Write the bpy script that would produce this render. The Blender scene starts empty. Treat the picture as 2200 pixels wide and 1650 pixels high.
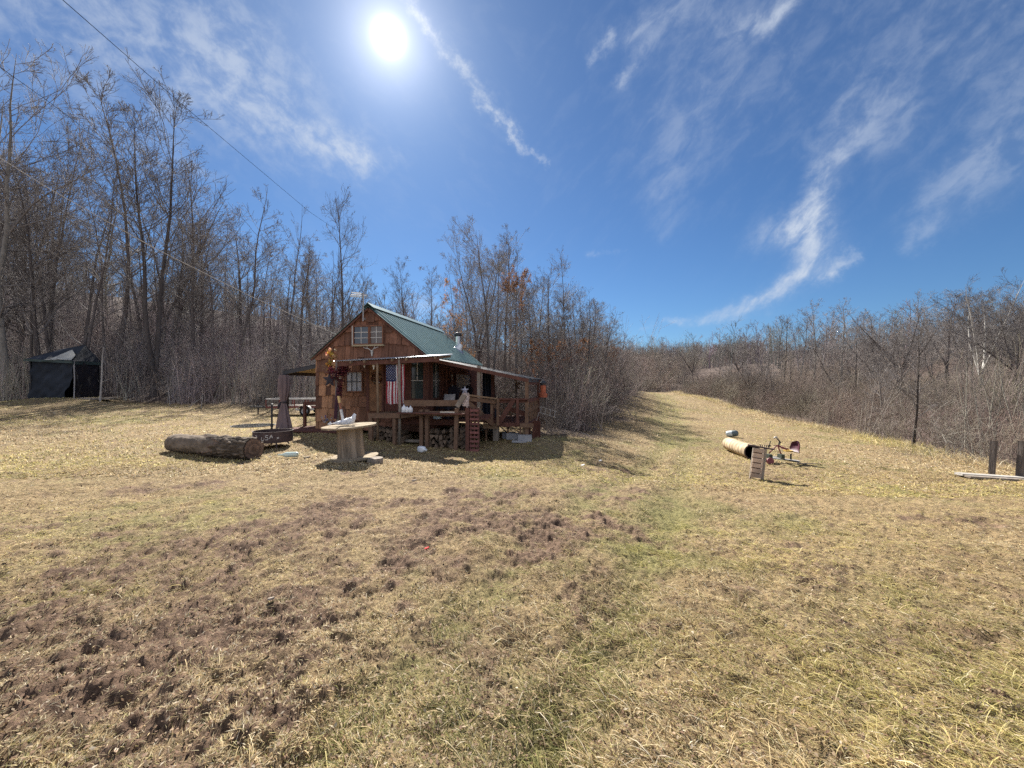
import bpy, bmesh, math, random
import numpy as np
from mathutils import Vector, Matrix

# ------------------------------------------------------------------ camera, sky, sun
SC = bpy.context.scene
COL = SC.collection
F, CX, CY, EYE = 850.0, 1100.0, 825.0, 1.6     # focal length and centre on a 2200 x 1650 frame, eye height
cam_d = bpy.data.cameras.new('camera')
cam_d.sensor_width = 36.0
cam_d.lens = 36.0 * F / 2200.0
cam_d.clip_end = 3000
cam_d.clip_start = 0.05
cam = bpy.data.objects.new('camera', cam_d)
COL.objects.link(cam)
cam.location = (0, 0, EYE)
cam.rotation_euler = (math.radians(90), 0, 0)
SC.camera = cam

SUN = Vector((-0.312, 1.0, 0.876)).normalized()
ELEV = math.asin(SUN.z)
AZ = math.atan2(SUN.x, SUN.y)
SUN_STRENGTH = 4.0
SKY_STRENGTH = 0.085
EXPOSURE = 1.80

def sky_dir(px, py):
    v = Vector(((px - CX) / F, 1.0, (CY - py) / F)); v.normalize(); return v

def build_world():
    w = bpy.data.worlds.new('World'); SC.world = w; w.use_nodes = True
    nt = w.node_tree; N = nt.nodes; L = nt.links
    N.clear()
    def M(op, a, b=None, c=None, clamp=False):
        n = N.new('ShaderNodeMath'); n.operation = op; n.use_clamp = clamp
        for i, v in enumerate((a, b, c)):
            if v is None: continue
            if isinstance(v, (int, float)): n.inputs[i].default_value = v
            else: L.new(v, n.inputs[i])
        return n.outputs[0]
    def V(op, a, b=None, out=0):
        n = N.new('ShaderNodeVectorMath'); n.operation = op
        for i, v in enumerate((a, b)):
            if v is None: continue
            if isinstance(v, (tuple, list, Vector)): n.inputs[i].default_value = tuple(v)
            else: L.new(v, n.inputs[i])
        return n.outputs[out]
    def MR(v, a, b, c=0.0, d=1.0, t='SMOOTHSTEP'):
        n = N.new('ShaderNodeMapRange'); n.interpolation_type = t
        L.new(v, n.inputs[0])
        for i, x in enumerate((a, b, c, d)): n.inputs[i + 1].default_value = x
        return n.outputs[0]
    def NOISE(vec, scale, detail=5.0, rough=0.6, dist=0.0, out='Fac'):
        n = N.new('ShaderNodeTexNoise'); n.inputs['Scale'].default_value = scale
        n.inputs['Detail'].default_value = detail; n.inputs['Roughness'].default_value = rough
        n.inputs['Distortion'].default_value = dist
        L.new(vec, n.inputs['Vector']); return n.outputs[out]
    def MIX(fac, a, b, mode='MIX'):
        n = N.new('ShaderNodeMixRGB'); n.blend_type = mode
        for i, v in enumerate((fac, a, b)):
            if isinstance(v, (int, float)): n.inputs[i].default_value = v
            elif isinstance(v, (tuple, list)): n.inputs[i].default_value = tuple(v)
            else: L.new(v, n.inputs[i])
        return n.outputs[0]
    tc = N.new('ShaderNodeTexCoord')
    D = V('NORMALIZE', tc.outputs['Generated'])
    sky = N.new('ShaderNodeTexSky'); sky.sky_type = 'NISHITA'; sky.sun_disc = False
    sky.sun_elevation = ELEV; sky.sun_rotation = AZ
    sky.altitude = 300; sky.air_density = 1.0; sky.dust_density = 0.25; sky.ozone_density = 3.0
    hs = N.new('ShaderNodeHueSaturation'); hs.inputs['Saturation'].default_value = 1.0
    L.new(sky.outputs[0], hs.inputs['Color'])
    base = MIX(1.0, hs.outputs[0], SKY_TINT, 'MULTIPLY')
    # cirrus: a cloud layer, coordinates on a plane high above the ground (x/z, y/z)
    sep = N.new('ShaderNodeSeparateXYZ'); L.new(D, sep.inputs[0])
    zc = M('MAXIMUM', sep.outputs[2], 0.03)
    comb = N.new('ShaderNodeCombineXYZ')
    L.new(M('DIVIDE', sep.outputs[0], zc), comb.inputs[0]); L.new(M('DIVIDE', sep.outputs[1], zc), comb.inputs[1])
    P0 = comb.outputs[0]
    warp = NOISE(D, 9.0, 6.0, 0.7, 0.0, 'Color')
    Dw = V('ADD', D, V('SCALE', V('SUBTRACT', warp, (0.5, 0.5, 0.5))))
    # SCALE input of the vector node
    for n in N:
        if n.type == 'VECT_MATH' and n.operation == 'SCALE': n.inputs['Scale'].default_value = 0.10
    total = None
    def streak(pts, inten, widths):
        """soft band on the celestial sphere along a chain of directions: distance to each great-circle chord"""
        nonlocal total
        acc = None
        for i in range(len(pts) - 1):
            a, b = sky_dir(*pts[i]), sky_dir(*pts[i + 1])
            wa = widths[i]; wb = widths[i + 1]; ia = inten[i]; ib = inten[i + 1]
            ab = b - a; l2 = ab.length_squared
            pa = V('SUBTRACT', Dw, tuple(a))
            t = M('MULTIPLY', V('DOT_PRODUCT', pa, tuple(ab), 1), 1.0 / l2, clamp=True)
            sc = N.new('ShaderNodeVectorMath'); sc.operation = 'SCALE'
            sc.inputs[0].default_value = tuple(ab); L.new(t, sc.inputs['Scale'])
            d = V('LENGTH', V('SUBTRACT', pa, sc.outputs[0]), None, 1)
            wv = M('MULTIPLY_ADD', t, wb - wa, wa)
            q = M('DIVIDE', d, wv)
            g = M('POWER', 2.718, M('MULTIPLY', M('MULTIPLY', q, q), -1.0))
            g = M('MULTIPLY', g, M('MULTIPLY_ADD', t, ib - ia, ia))
            acc = g if acc is None else M('MAXIMUM', acc, g)
        total = acc if total is None else M('ADD', total, acc)
    for s in STREAKS: streak(*s)
    # feathering: noise stretched along the wind
    def stretched(scale, rot, sx, sy, det=7.0, rough=0.62, dist=0.6):
        mp = N.new('ShaderNodeMapping'); mp.inputs['Rotation'].default_value = (0, 0, rot)
        mp.inputs['Scale'].default_value = (sx, sy, 1.0); L.new(P0, mp.inputs['Vector'])
        return NOISE(mp.outputs[0], scale, det, rough, dist)
    def dirnoise(axis, k, scale, det, rough, dist=0.3):
        """noise on the direction itself, squeezed along one axis, so that it streaks along it"""
        ax = Vector(axis).normalized()
        dp = V('DOT_PRODUCT', D, tuple(ax), 1)
        sc = N.new('ShaderNodeVectorMath'); sc.operation = 'SCALE'
        sc.inputs[0].default_value = tuple(ax); L.new(M('MULTIPLY', dp, k), sc.inputs['Scale'])
        return NOISE(V('SUBTRACT', D, sc.outputs[0]), scale, det, rough, dist)
    n1 = dirnoise((0.62, -0.1, -0.55), 0.95, 32.0, 8.0, 0.60)   # left: streaks fall to the right
    n2 = dirnoise((0.55, -0.1, 0.62), 0.95, 30.0, 8.0, 0.60)    # right: streaks rise to the right
    side = MR(sep.outputs[0], -0.02, 0.10)
    fz = M('ADD', M('MULTIPLY', n1, M('SUBTRACT', 1.0, side)), M('MULTIPLY', n2, side))
    fine = NOISE(D, 60.0, 6.0, 0.7, 0.5)
    fz = M('ADD', M('MULTIPLY', fz, 0.85), M('MULTIPLY', fine, 0.15))
    feather = MR(fz, 0.34, 0.66, 0.22, 1.10)
    veil = M('MULTIPLY', MR(fz, 0.46, 0.72), 0.05)
    mask = M('ADD', M('MULTIPLY', M('MULTIPLY', total, 0.86), feather), M('MULTIPLY', veil, MR(sep.outputs[2], 0.12, 0.5)))
    mask = M('MINIMUM', mask, 0.85)
    col = MIX(mask, base, CLOUD_COL)
    # unseen bright cloud added behind the viewer to fill the shaded, camera-facing sides
    fill_noise = NOISE(D, 2.2, 6.0, 0.6, 0.4)
    back = M('MULTIPLY', MR(sep.outputs[1], 0.10, -0.45), MR(fill_noise, 0.30, 0.55))
    col = MIX(M('MULTIPLY', back, 0.9), col, BACK_FILL_COL)
    # the sun: small blinding disc and the bright air round it (circumsolar light)
    cosang = V('DOT_PRODUCT', D, tuple(SUN), 1)
    ang = M('ARCCOSINE', M('MINIMUM', cosang, 0.9999995))
    g1 = M('POWER', 2.718, M('MULTIPLY', M('POWER', M('DIVIDE', ang, 0.0155), 2.0), -1.0))
    g2 = M('POWER', 2.718, M('MULTIPLY', M('DIVIDE', ang, 0.050), -1.0))
    g3 = M('POWER', 2.718, M('MULTIPLY', M('DIVIDE', ang, 0.30), -1.0))
    glow = M('ADD', M('ADD', M('MULTIPLY', g1, 30.0), M('MULTIPLY', g2, 4.2)), M('MULTIPLY', g3, 0.16))
    gc = N.new('ShaderNodeMixRGB'); gc.blend_type = 'MULTIPLY'; gc.inputs[0].default_value = 1.0
    gc.inputs[1].default_value = (1.0, 0.97, 0.95, 1)
    cmb = N.new('ShaderNodeCombineXYZ')
    for i in range(3): L.new(glow, cmb.inputs[i])
    L.new(cmb.outputs[0], gc.inputs[2])
    fin = MIX(1.0, col, gc.outputs[0], 'ADD')
    bg = N.new('ShaderNodeBackground'); bg.inputs['Strength'].default_value = SKY_STRENGTH
    L.new(fin, bg.inputs['Color'])
    out = N.new('ShaderNodeOutputWorld'); L.new(bg.outputs[0], out.inputs['Surface'])
    w.cycles.sampling_method = 'MANUAL'; w.cycles.sample_map_resolution = 1024

SKY_TINT = (0.172, 0.248, 0.325, 1)
CLOUD_COL = (2.15, 2.4, 2.8, 1)
BACK_FILL_COL = (3.1, 3.25, 3.7, 1)
STREAKS = [
    # (points on the sky, brightness, half-width in radians)
    ([(-120, -120), (150, 40), (400, 150), (620, 270), (780, 345), (870, 358)], [0.30, 0.42, 0.50, 0.62, 0.85, 0.10], [0.17, 0.13, 0.085, 0.06, 0.035, 0.012]),
    ([(380, -40), (520, 80), (620, 150), (760, 230)], [0.15, 0.34, 0.30, 0.05], [0.10, 0.07, 0.035, 0.02]),
    ([(840, -40), (900, 30), (965, 105), (1030, 190), (1085, 268), (1165, 352)], [0.7, 0.85, 0.85, 0.9, 0.85, 0.3], [0.014, 0.011, 0.010, 0.012, 0.010, 0.006]),
    ([(2260, -30), (1950, 170), (1800, 320), (1755, 410), (1722, 500), (1738, 560)], [0.16, 0.22, 0.55, 0.80, 0.85, 0.85], [0.16, 0.10, 0.035, 0.022, 0.030, 0.030]),
    ([(1830, 545), (1770, 580), (1700, 610), (1640, 650), (1570, 675), (1480, 690), (1380, 702)], [0.35, 0.75, 0.80, 0.9, 0.62, 0.5, 0.15], [0.008, 0.016, 0.020, 0.018, 0.018, 0.010, 0.007]),
    ([(1722, 480), (1650, 500), (1600, 520)], [0.5, 0.32, 0.1], [0.03, 0.03, 0.02]),
    ([(2300, 230), (2130, 350), (2020, 440), (1960, 530)], [0.22, 0.34, 0.38, 0.22], [0.08, 0.045, 0.035, 0.012]),
    ([(1690, 10), (1650, 45), (1560, 70)], [0.6, 0.48, 0.15], [0.020, 0.016, 0.022]),
    ([(1310, 85), (1270, 130)], [0.62, 0.35], [0.014, 0.011]),
    ([(1480, 0), (1370, 90), (1330, 175)], [0.28, 0.42, 0.45], [0.05, 0.022, 0.014]),
    ([(1640, 40), (1480, 260), (1440, 400), (1420, 500)], [0.16, 0.24, 0.22, 0.12], [0.12, 0.09, 0.05, 0.025]),
    ([(1270, 555), (1340, 543)], [0.25, 0.12], [0.007, 0.005]),
    ([(890, 660), (1000, 680)], [0.45, 0.2], [0.020, 0.014]),
    ([(330, 330), (470, 372)], [0.2, 0.3], [0.03, 0.012]),
]
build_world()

sun_d = bpy.data.lights.new('sun', 'SUN'); sun_d.energy = SUN_STRENGTH; sun_d.angle = math.radians(0.53)
sun_d.color = (1.0, 0.95, 0.87)
sun = bpy.data.objects.new('sun', sun_d); COL.objects.link(sun)
sun.rotation_euler = SUN.to_track_quat('Z', 'Y').to_euler()

vs = SC.view_settings
SC.display_settings.display_device = 'sRGB'
vs.view_transform = 'Standard'; vs.look = 'None'; vs.gamma = 1.0; vs.exposure = EXPOSURE; vs.use_curve_mapping = False
SC.cycles.max_bounces = 6; SC.cycles.diffuse_bounces = 3; SC.cycles.glossy_bounces = 2
SC.cycles.transmission_bounces = 4; SC.cycles.transparent_max_bounces = 6
SC.cycles.use_adaptive_sampling = True; SC.cycles.adaptive_threshold = 0.015
SC.cycles.sample_clamp_indirect = 4.0
SC.cycles.use_denoising = DENOISE if 'DENOISE' in globals() else False

# ------------------------------------------------------------------ helpers
def P(px, py, d):
    return np.array([(px - CX) / F * d, d, EYE - (py - CY) / F * d])

def tag(o, label=None, cat=None, group=None, kind=None):
    if label: o['label'] = label
    if cat: o['category'] = cat
    if group: o['group'] = group
    if kind: o['kind'] = kind
    return o

def empty(name, loc, label, cat, group=None, rz=0.0):
    o = bpy.data.objects.new(name, None); COL.objects.link(o)
    o.location = tuple(loc); o.rotation_euler = (0, 0, rz); o.empty_display_size = 0.2
    return tag(o, label, cat, group)

def link_mesh(name, me, mats, parent=None, loc=None):
    o = bpy.data.objects.new(name, me); COL.objects.link(o)
    for m in (mats if isinstance(mats, (list, tuple)) else [mats]): me.materials.append(m)
    if parent is not None: o.parent = parent
    if loc is not None: o.location = tuple(loc)
    return o

def np_mesh(name, verts, faces, cols=None, smooth=False):
    """verts (n,3); faces: list of int arrays (m,k) ; cols (n,3) point colours"""
    me = bpy.data.meshes.new(name)
    verts = np.asarray(verts, np.float32)
    faces = [np.asarray(f, np.int32) for f in faces if len(f)]
    me.vertices.add(len(verts)); me.vertices.foreach_set('co', verts.ravel())
    nl = sum(f.size for f in faces); nf = sum(len(f) for f in faces)
    me.loops.add(nl); me.polygons.add(nf)
    me.loops.foreach_set('vertex_index', np.concatenate([f.ravel() for f in faces]))
    tot = np.concatenate([np.full(len(f), f.shape[1], np.int32) for f in faces])
    me.polygons.foreach_set('loop_start', np.concatenate([[0], np.cumsum(tot)[:-1]]).astype(np.int32))
    me.polygons.foreach_set('loop_total', tot)
    if smooth: me.polygons.foreach_set('use_smooth', np.ones(nf, bool))
    if cols is not None:
        c = np.ones((len(verts), 4), np.float32); c[:, :cols.shape[1]] = cols
        at = me.color_attributes.new('Col', 'FLOAT_COLOR', 'POINT'); at.data.foreach_set('color', c.ravel())
    me.update(calc_edges=True); me.validate(); return me

class MB:
    """collects shapes, builds ONE mesh object"""
    def __init__(self): self.v = []; self.f = []; self.c = []; self.col = (1, 1, 1)
    def add(self, vs_, fs_):
        b = len(self.v); self.v.extend([tuple(map(float, p)) for p in vs_])
        self.f.extend([tuple(b + i for i in f) for f in fs_]); self.c.extend([self.col] * len(vs_))
    def box(self, c, s, rot=None, jit=0.0):
        hx, hy, hz = s[0] / 2, s[1] / 2, s[2] / 2
        pts = [Vector((x * hx, y * hy, z * hz)) for z in (-1, 1) for y in (-1, 1) for x in (-1, 1)]
        if jit: pts = [p + Vector([random.uniform(-jit, jit) for _ in range(3)]) for p in pts]
        if rot is not None: pts = [rot @ p for p in pts]
        c = Vector(c)
        self.add([p + c for p in pts], [(0, 2, 3, 1), (4, 5, 7, 6), (0, 1, 5, 4), (2, 6, 7, 3), (0, 4, 6, 2), (1, 3, 7, 5)])
    def bb(self, x0, x1, y0, y1, z0, z1): self.box(((x0 + x1) / 2, (y0 + y1) / 2, (z0 + z1) / 2), (abs(x1 - x0), abs(y1 - y0), abs(z1 - z0)))
    def beam(self, a, b, w, h, roll_up=(0, 0, 1)):
        """rectangular bar from a to b: w across, h along 'up'"""
        a, b = Vector(a), Vector(b); d = b - a; L = d.length; d.normalize()
        up = Vector(roll_up)
        if abs(d.dot(up)) > 0.95: up = Vector((0, 1, 0))
        s = d.cross(up).normalized(); up = s.cross(d).normalized()
        pts = []
        for t in (a, b):
            for i, j in ((-1, -1), (1, -1), (1, 1), (-1, 1)): pts.append(t + s * (i * w / 2) + up * (j * h / 2))
        self.add(pts, [(0, 1, 2, 3), (4, 7, 6, 5), (0, 4, 5, 1), (1, 5, 6, 2), (2, 6, 7, 3), (3, 7, 4, 0)])
    def tube(self, pts, r, k=8, cap=True):
        pts = [Vector(p) for p in pts]; n = len(pts)
        rr = r if isinstance(r, (list, tuple)) else [r] * n
        rings = []
        u = None
        for i in range(n):
            d = (pts[min(i + 1, n - 1)] - pts[max(i - 1, 0)]).normalized()
            if u is None:
                u = d.orthogonal().normalized()
            else:
                u = (u - d * u.dot(d)).normalized()
            w = d.cross(u)
            rings.append([pts[i] + (u * math.cos(2 * math.pi * j / k) + w * math.sin(2 * math.pi * j / k)) * rr[i] for j in range(k)])
        fs = []
        for i in range(n - 1):
            for j in range(k):
                j2 = (j + 1) % k; fs.append((i * k + j, i * k + j2, (i + 1) * k + j2, (i + 1) * k + j))
        if cap: fs += [tuple(range(k - 1, -1, -1)), tuple((n - 1) * k + j for j in range(k))]
        self.add([p for rg in rings for p in rg], fs)
    def lathe(self, prof, c=(0, 0, 0), k=32, rot=None):
        c = Vector(c); vs_ = []; fs = []
        for r, z in prof:
            for j in range(k):
                a = 2 * math.pi * j / k; p = Vector((r * math.cos(a), r * math.sin(a), z))
                vs_.append((rot @ p if rot is not None else p) + c)
        for i in range(len(prof) - 1):
            for j in range(k):
                j2 = (j + 1) % k; fs.append((i * k + j, i * k + j2, (i + 1) * k + j2, (i + 1) * k + j))
        self.add(vs_, fs)
    def prism(self, poly, axis_fn, t0, t1):
        """poly: list of (a,b); axis_fn(a,b,t)->3D; extruded from t0 to t1"""
        n = len(poly); vs_ = [axis_fn(a, b, t0) for a, b in poly] + [axis_fn(a, b, t1) for a, b in poly]
        fs = [tuple(range(n - 1, -1, -1)), tuple(range(n, 2 * n))] + [(i, (i + 1) % n, n + (i + 1) % n, n + i) for i in range(n)]
        self.add(vs_, fs)
    def build(self, name, mat, parent=None, loc=None, smooth=False):
        me = bpy.data.meshes.new(name); me.from_pydata(self.v, [], self.f)
        at = me.color_attributes.new('Col', 'FLOAT_COLOR', 'POINT')
        c = np.ones((len(self.v), 4), np.float32); c[:, :3] = np.array(self.c, np.float32).reshape(-1, 3)
        at.data.foreach_set('color', c.ravel())
        bm = bmesh.new(); bm.from_mesh(me); bmesh.ops.recalc_face_normals(bm, faces=bm.faces); bm.to_mesh(me); bm.free()
        if smooth:
            me.polygons.foreach_set('use_smooth', np.ones(len(me.polygons), bool))
        me.update(); return link_mesh(name, me, mat, parent, loc)

MATS = {}
def mat(name, color, rough=0.8, var=0.25, scale=6.0, stretch=(1, 1, 1), bump=0.3, bscale=None, metal=0.0, attr=True, spec=0.3, color2=None, trans=0.0, objrand=0.0, coord='Object'):
    """procedural surface: base colour x point colour, broken up by two noises, with bump"""
    if name in MATS: return MATS[name]
    m = bpy.data.materials.new(name); m.use_nodes = True; nt = m.node_tree; N = nt.nodes; L = nt.links
    b = N['Principled BSDF']; b.inputs['Roughness'].default_value = rough; b.inputs['Metallic'].default_value = metal
    b.inputs['Specular IOR Level'].default_value = spec
    tc = N.new('ShaderNodeTexCoord'); mp = N.new('ShaderNodeMapping'); mp.inputs['Scale'].default_value = stretch
    L.new(tc.outputs[coord], mp.inputs[0])
    n1 = N.new('ShaderNodeTexNoise'); n1.inputs['Scale'].default_value = scale; n1.inputs['Detail'].default_value = 6; n1.inputs['Roughness'].default_value = 0.65
    L.new(mp.outputs[0], n1.inputs['Vector'])
    n2 = N.new('ShaderNodeTexNoise'); n2.inputs['Scale'].default_value = scale * 0.23; n2.inputs['Detail'].default_value = 3
    L.new(mp.outputs[0], n2.inputs['Vector'])
    ad = N.new('ShaderNodeMath'); ad.operation = 'ADD'; L.new(n1.outputs['Fac'], ad.inputs[0]); L.new(n2.outputs['Fac'], ad.inputs[1])
    mr = N.new('ShaderNodeMapRange'); mr.inputs[1].default_value = 0.65; mr.inputs[2].default_value = 1.35
    mr.inputs[3].default_value = 0.0; mr.inputs[4].default_value = 1.0; L.new(ad.outputs[0], mr.inputs[0])
    mx = N.new('ShaderNodeMixRGB')
    c = Vector(color)
    lo = tuple(c * (1 - var)) + (1,); hi = (tuple(color2) if color2 else tuple(c * (1 + var))) + (1,)
    mx.inputs[1].default_value = lo; mx.inputs[2].default_value = hi; L.new(mr.outputs[0], mx.inputs[0])
    out = mx.outputs[0]
    if attr:
        a = N.new('ShaderNodeVertexColor'); a.layer_name = 'Col'
        mm = N.new('ShaderNodeMixRGB'); mm.blend_type = 'MULTIPLY'; mm.inputs[0].default_value = 1.0
        L.new(out, mm.inputs[1]); L.new(a.outputs[0], mm.inputs[2]); out = mm.outputs[0]
    if objrand:
        oi = N.new('ShaderNodeObjectInfo'); r2 = N.new('ShaderNodeMapRange'); r2.inputs[3].default_value = 1 - objrand; r2.inputs[4].default_value = 1 + objrand
        L.new(oi.outputs['Random'], r2.inputs[0])
        cm = N.new('ShaderNodeCombineXYZ')
        for i in range(3): L.new(r2.outputs[0], cm.inputs[i])
        mm = N.new('ShaderNodeMixRGB'); mm.blend_type = 'MULTIPLY'; mm.inputs[0].default_value = 1.0
        L.new(out, mm.inputs[1]); L.new(cm.outputs[0], mm.inputs[2]); out = mm.outputs[0]
    L.new(out, b.inputs['Base Color'])
    if bump:
        bn = N.new('ShaderNodeBump'); bn.inputs['Strength'].default_value = bump; bn.inputs['Distance'].default_value = 0.02
        if bscale:
            n3 = N.new('ShaderNodeTexNoise'); n3.inputs['Scale'].default_value = bscale; n3.inputs['Detail'].default_value = 6
            L.new(mp.outputs[0], n3.inputs['Vector']); L.new(n3.outputs['Fac'], bn.inputs['Height'])
        else: L.new(ad.outputs[0], bn.inputs['Height'])
        L.new(bn.outputs[0], b.inputs['Normal'])
    if trans:
        tr = N.new('ShaderNodeBsdfTranslucent'); L.new(out, tr.inputs['Color'])
        ms = N.new('ShaderNodeMixShader'); ms.inputs[0].default_value = trans
        L.new(b.outputs[0], ms.inputs[1]); L.new(tr.outputs[0], ms.inputs[2])
        L.new(ms.outputs[0], N['Material Output'].inputs['Surface'])
    MATS[name] = m; return m

# ---- numpy noise
def _hash(ix, iy, s):
    h = (ix.astype(np.int64) * 374761393 + iy.astype(np.int64) * 668265263 + s * 974634777) & 0x7fffffff
    h = ((h ^ (h >> 13)) * 1274126177) & 0x7fffffff
    return ((h ^ (h >> 16)) & 0xffff) / 65535.0
def vnoise(x, y, s=0):
    ix = np.floor(x); iy = np.floor(y); fx = x - ix; fy = y - iy
    fx = fx * fx * (3 - 2 * fx); fy = fy * fy * (3 - 2 * fy)
    ix = ix.astype(np.int64); iy = iy.astype(np.int64)
    a = _hash(ix, iy, s); b = _hash(ix + 1, iy, s); c = _hash(ix, iy + 1, s); d = _hash(ix + 1, iy + 1, s)
    return a * (1 - fx) * (1 - fy) + b * fx * (1 - fy) + c * (1 - fx) * fy + d * fx * fy
def fbm(x, y, o=4, s=0, g=0.5):
    v = 0; a = 1; t = 0
    for i in range(o):
        v = v + a * vnoise(x * 2 ** i + 17.3 * i, y * 2 ** i - 9.1 * i, s + i); t += a; a *= g
    return v / t
def sstep(x, a, b):
    t = np.clip((x - a) / (b - a), 0, 1); return t * t * (3 - 2 * t)
# ------------------------------------------------------------------ terrain
CTRL = [(0, 0, .03), (-4, 1, .04), (4, 1, .0), (0, 4, .05), (-6, 5, .04), (6, 4, -.14), (0, 7, .04), (-3, 8, .07), (-12, 4, .05), (12, 4, -.3),
        (0, -20, 0), (30, -10, -1.0), (-30, -10, .6), (0, -300, 5), (300, -200, 12), (-300, -200, 12)]
for a in [(755, 985, 8.0), (460, 987, 8.3), (587, 957, 9.6), (849, 951, 11.5), (1005, 966, 10.95), (1068, 950, 11.8), (1150, 945, 11.8), (1563, 972, 12.5), (800, 938, 11.8),
          (690, 926, 12.9), (620, 914, 14.6), (667, 892, 20), (600, 874, 24), (300, 868, 24), (0, 866, 24), (-300, 862, 24), (62, 857, 21.6), (160, 858, 21.6), (216, 855, 23.2),
          (100, 920, 13), (300, 900, 16), (0, 1000, 8), (1100, 1000, 8.9), (1300, 1000, 8.8), (1280, 930, 15), (1370, 850, 35), (1375, 842, 60), (1420, 840, 66),
          (1450, 852, 50), (1600, 880, 32), (1700, 905, 24), (1960, 960, 14), (2200, 1010, 9.5), (1625, 1028, 8.5), (1590, 983, 11), (1680, 992, 10), (1573, 934, 16),
          (1040, 900, 20), (2500, 1040, 7.5),
          (0, 735, 36), (0, 655, 50), (-400, 700, 40), (300, 745, 38), (300, 680, 54), (600, 775, 38), (600, 735, 56), (900, 800, 42), (900, 770, 70), (1150, 815, 34), (1250, 818, 46),
          (2300, 790, 30), (2150, 770, 46), (1900, 790, 52), (1700, 792, 64), (1560, 785, 90), (1400, 808, 130), (1400, 786, 210), (1500, 772, 210), (1300, 788, 210),
          (1800, 775, 150), (2100, 765, 120), (600, 690, 160), (100, 620, 160), (1000, 755, 170), (1500, 760, 420), (1100, 760, 420), (500, 720, 420), (2300, 740, 420), (-500, 640, 300), (2800, 690, 300)]:
    CTRL.append(tuple(P(*a)))
CTRL = np.array(CTRL, float)
_c = CTRL[:, :2]
_A = np.sqrt(((_c[:, None] - _c[None]) ** 2).sum(-1) + 0.5)
_n = len(_c)
_K = np.zeros((_n + 1, _n + 1)); _K[:_n, :_n] = -_A + np.eye(_n) * 0.12; _K[:_n, _n] = 1; _K[_n, :_n] = 1
_W = np.linalg.solve(_K, np.append(CTRL[:, 2], 0))
def G(x, y):
    x = np.asarray(x, float); y = np.asarray(y, float); sh = x.shape; x = x.ravel(); y = y.ravel()
    out = np.empty(x.size)
    for i in range(0, x.size, 20000):
        d = np.sqrt((x[i:i + 20000, None] - _c[None, :, 0]) ** 2 + (y[i:i + 20000, None] - _c[None, :, 1]) ** 2 + 0.5)
        out[i:i + 20000] = -(d @ _W[:_n]) + _W[_n]
    return out.reshape(sh)
def g(x, y): return float(G(np.array([x]), np.array([y]))[0])

# the mown clearing (outside it: leaf litter under the trees)
CLEAR = [tuple(P(*a)[:2]) for a in [(-700, 866, 20), (-200, 862, 23), (60, 866, 23.5), (300, 868, 24), (520, 873, 24), (680, 872, 24.5), (900, 862, 23), (1040, 870, 21),
         (1180, 925, 14.2), (1240, 938, 13.8), (1290, 920, 17), (1330, 880, 25), (1372, 850, 36), (1378, 842, 60), (1455, 842, 62), (1500, 862, 42), (1600, 880, 31), (1700, 906, 23.5),
         (1830, 935, 17.5), (1960, 962, 14), (2080, 1000, 10.6), (2200, 1012, 9.4)]] + [(16, 3), (18, -15), (-40, -15)]
CLEAR = np.array(CLEAR)
def clear_sd(x, y):
    """signed distance to the clearing's edge, positive inside"""
    x = np.asarray(x, float); y = np.asarray(y, float)
    best = np.full(x.shape, 1e9); ins = np.zeros(x.shape, bool)
    n = len(CLEAR)
    for i in range(n):
        a = CLEAR[i]; b = CLEAR[(i + 1) % n]
        ab = b - a; t = np.clip(((x - a[0]) * ab[0] + (y - a[1]) * ab[1]) / (ab @ ab), 0, 1)
        best = np.minimum(best, np.hypot(x - a[0] - t * ab[0], y - a[1] - t * ab[1]))
        cond = ((a[1] > y) != (b[1] > y))
        xi = a[0] + (y - a[1]) / (b[1] - a[1] + 1e-12) * (b[0] - a[0])
        ins ^= cond & (x < xi)
    return np.where(ins, best, -best)

def flat_pt(px, py):
    d = EYE * F / (py - CY); return ((px - CX) / F * d, d)
MUD = [([(0, 1640), (230, 1560), (420, 1400)], .55, 1.0), ([(60, 1330), (300, 1270), (560, 1180), (760, 1120)], .50, .85), ([(330, 1440), (620, 1330), (900, 1240), (1250, 1140)], .55, .75),
       ([(700, 1110), (980, 1080), (1280, 1055), (1330, 1010), (1280, 985)], .42, .58), ([(300, 1055), (480, 1050)], .35, .8), ([(1250, 1300), (1420, 1370), (1380, 1420)], .25, .5),
       ([(1180, 1230), (1250, 1150), (1340, 1060), (1400, 1030)], .30, .55), ([(0, 1150), (200, 1130)], .30, .5), ([(1240, 970), (1330, 985)], .35, .7), ([(1860, 1480), (1900, 1620)], .22, .6), ([(2100, 1090), (2200, 1080)], .3, .5),
       ([(0, 1580), (300, 1460), (700, 1300)], 1.3, 1.0), ([(0, 1420), (250, 1340), (520, 1240)], .9, .85), ([(150, 1290), (650, 1190), (1000, 1120)], 1.2, .70), ([(0, 1260), (300, 1200)], .9, .45), ([(900, 1130), (1250, 1060)], 1.0, .26), ([(700, 1500), (1000, 1350), (1300, 1250)], .8, .42), ([(560, 1640), (800, 1560)], .6, .4), ([(1500, 1250), (1900, 1300)], .9, .28), ([(1900, 1420), (2150, 1500)], .7, .34), ([(500, 1010), (900, 1030)], .9, .30)]
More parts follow.
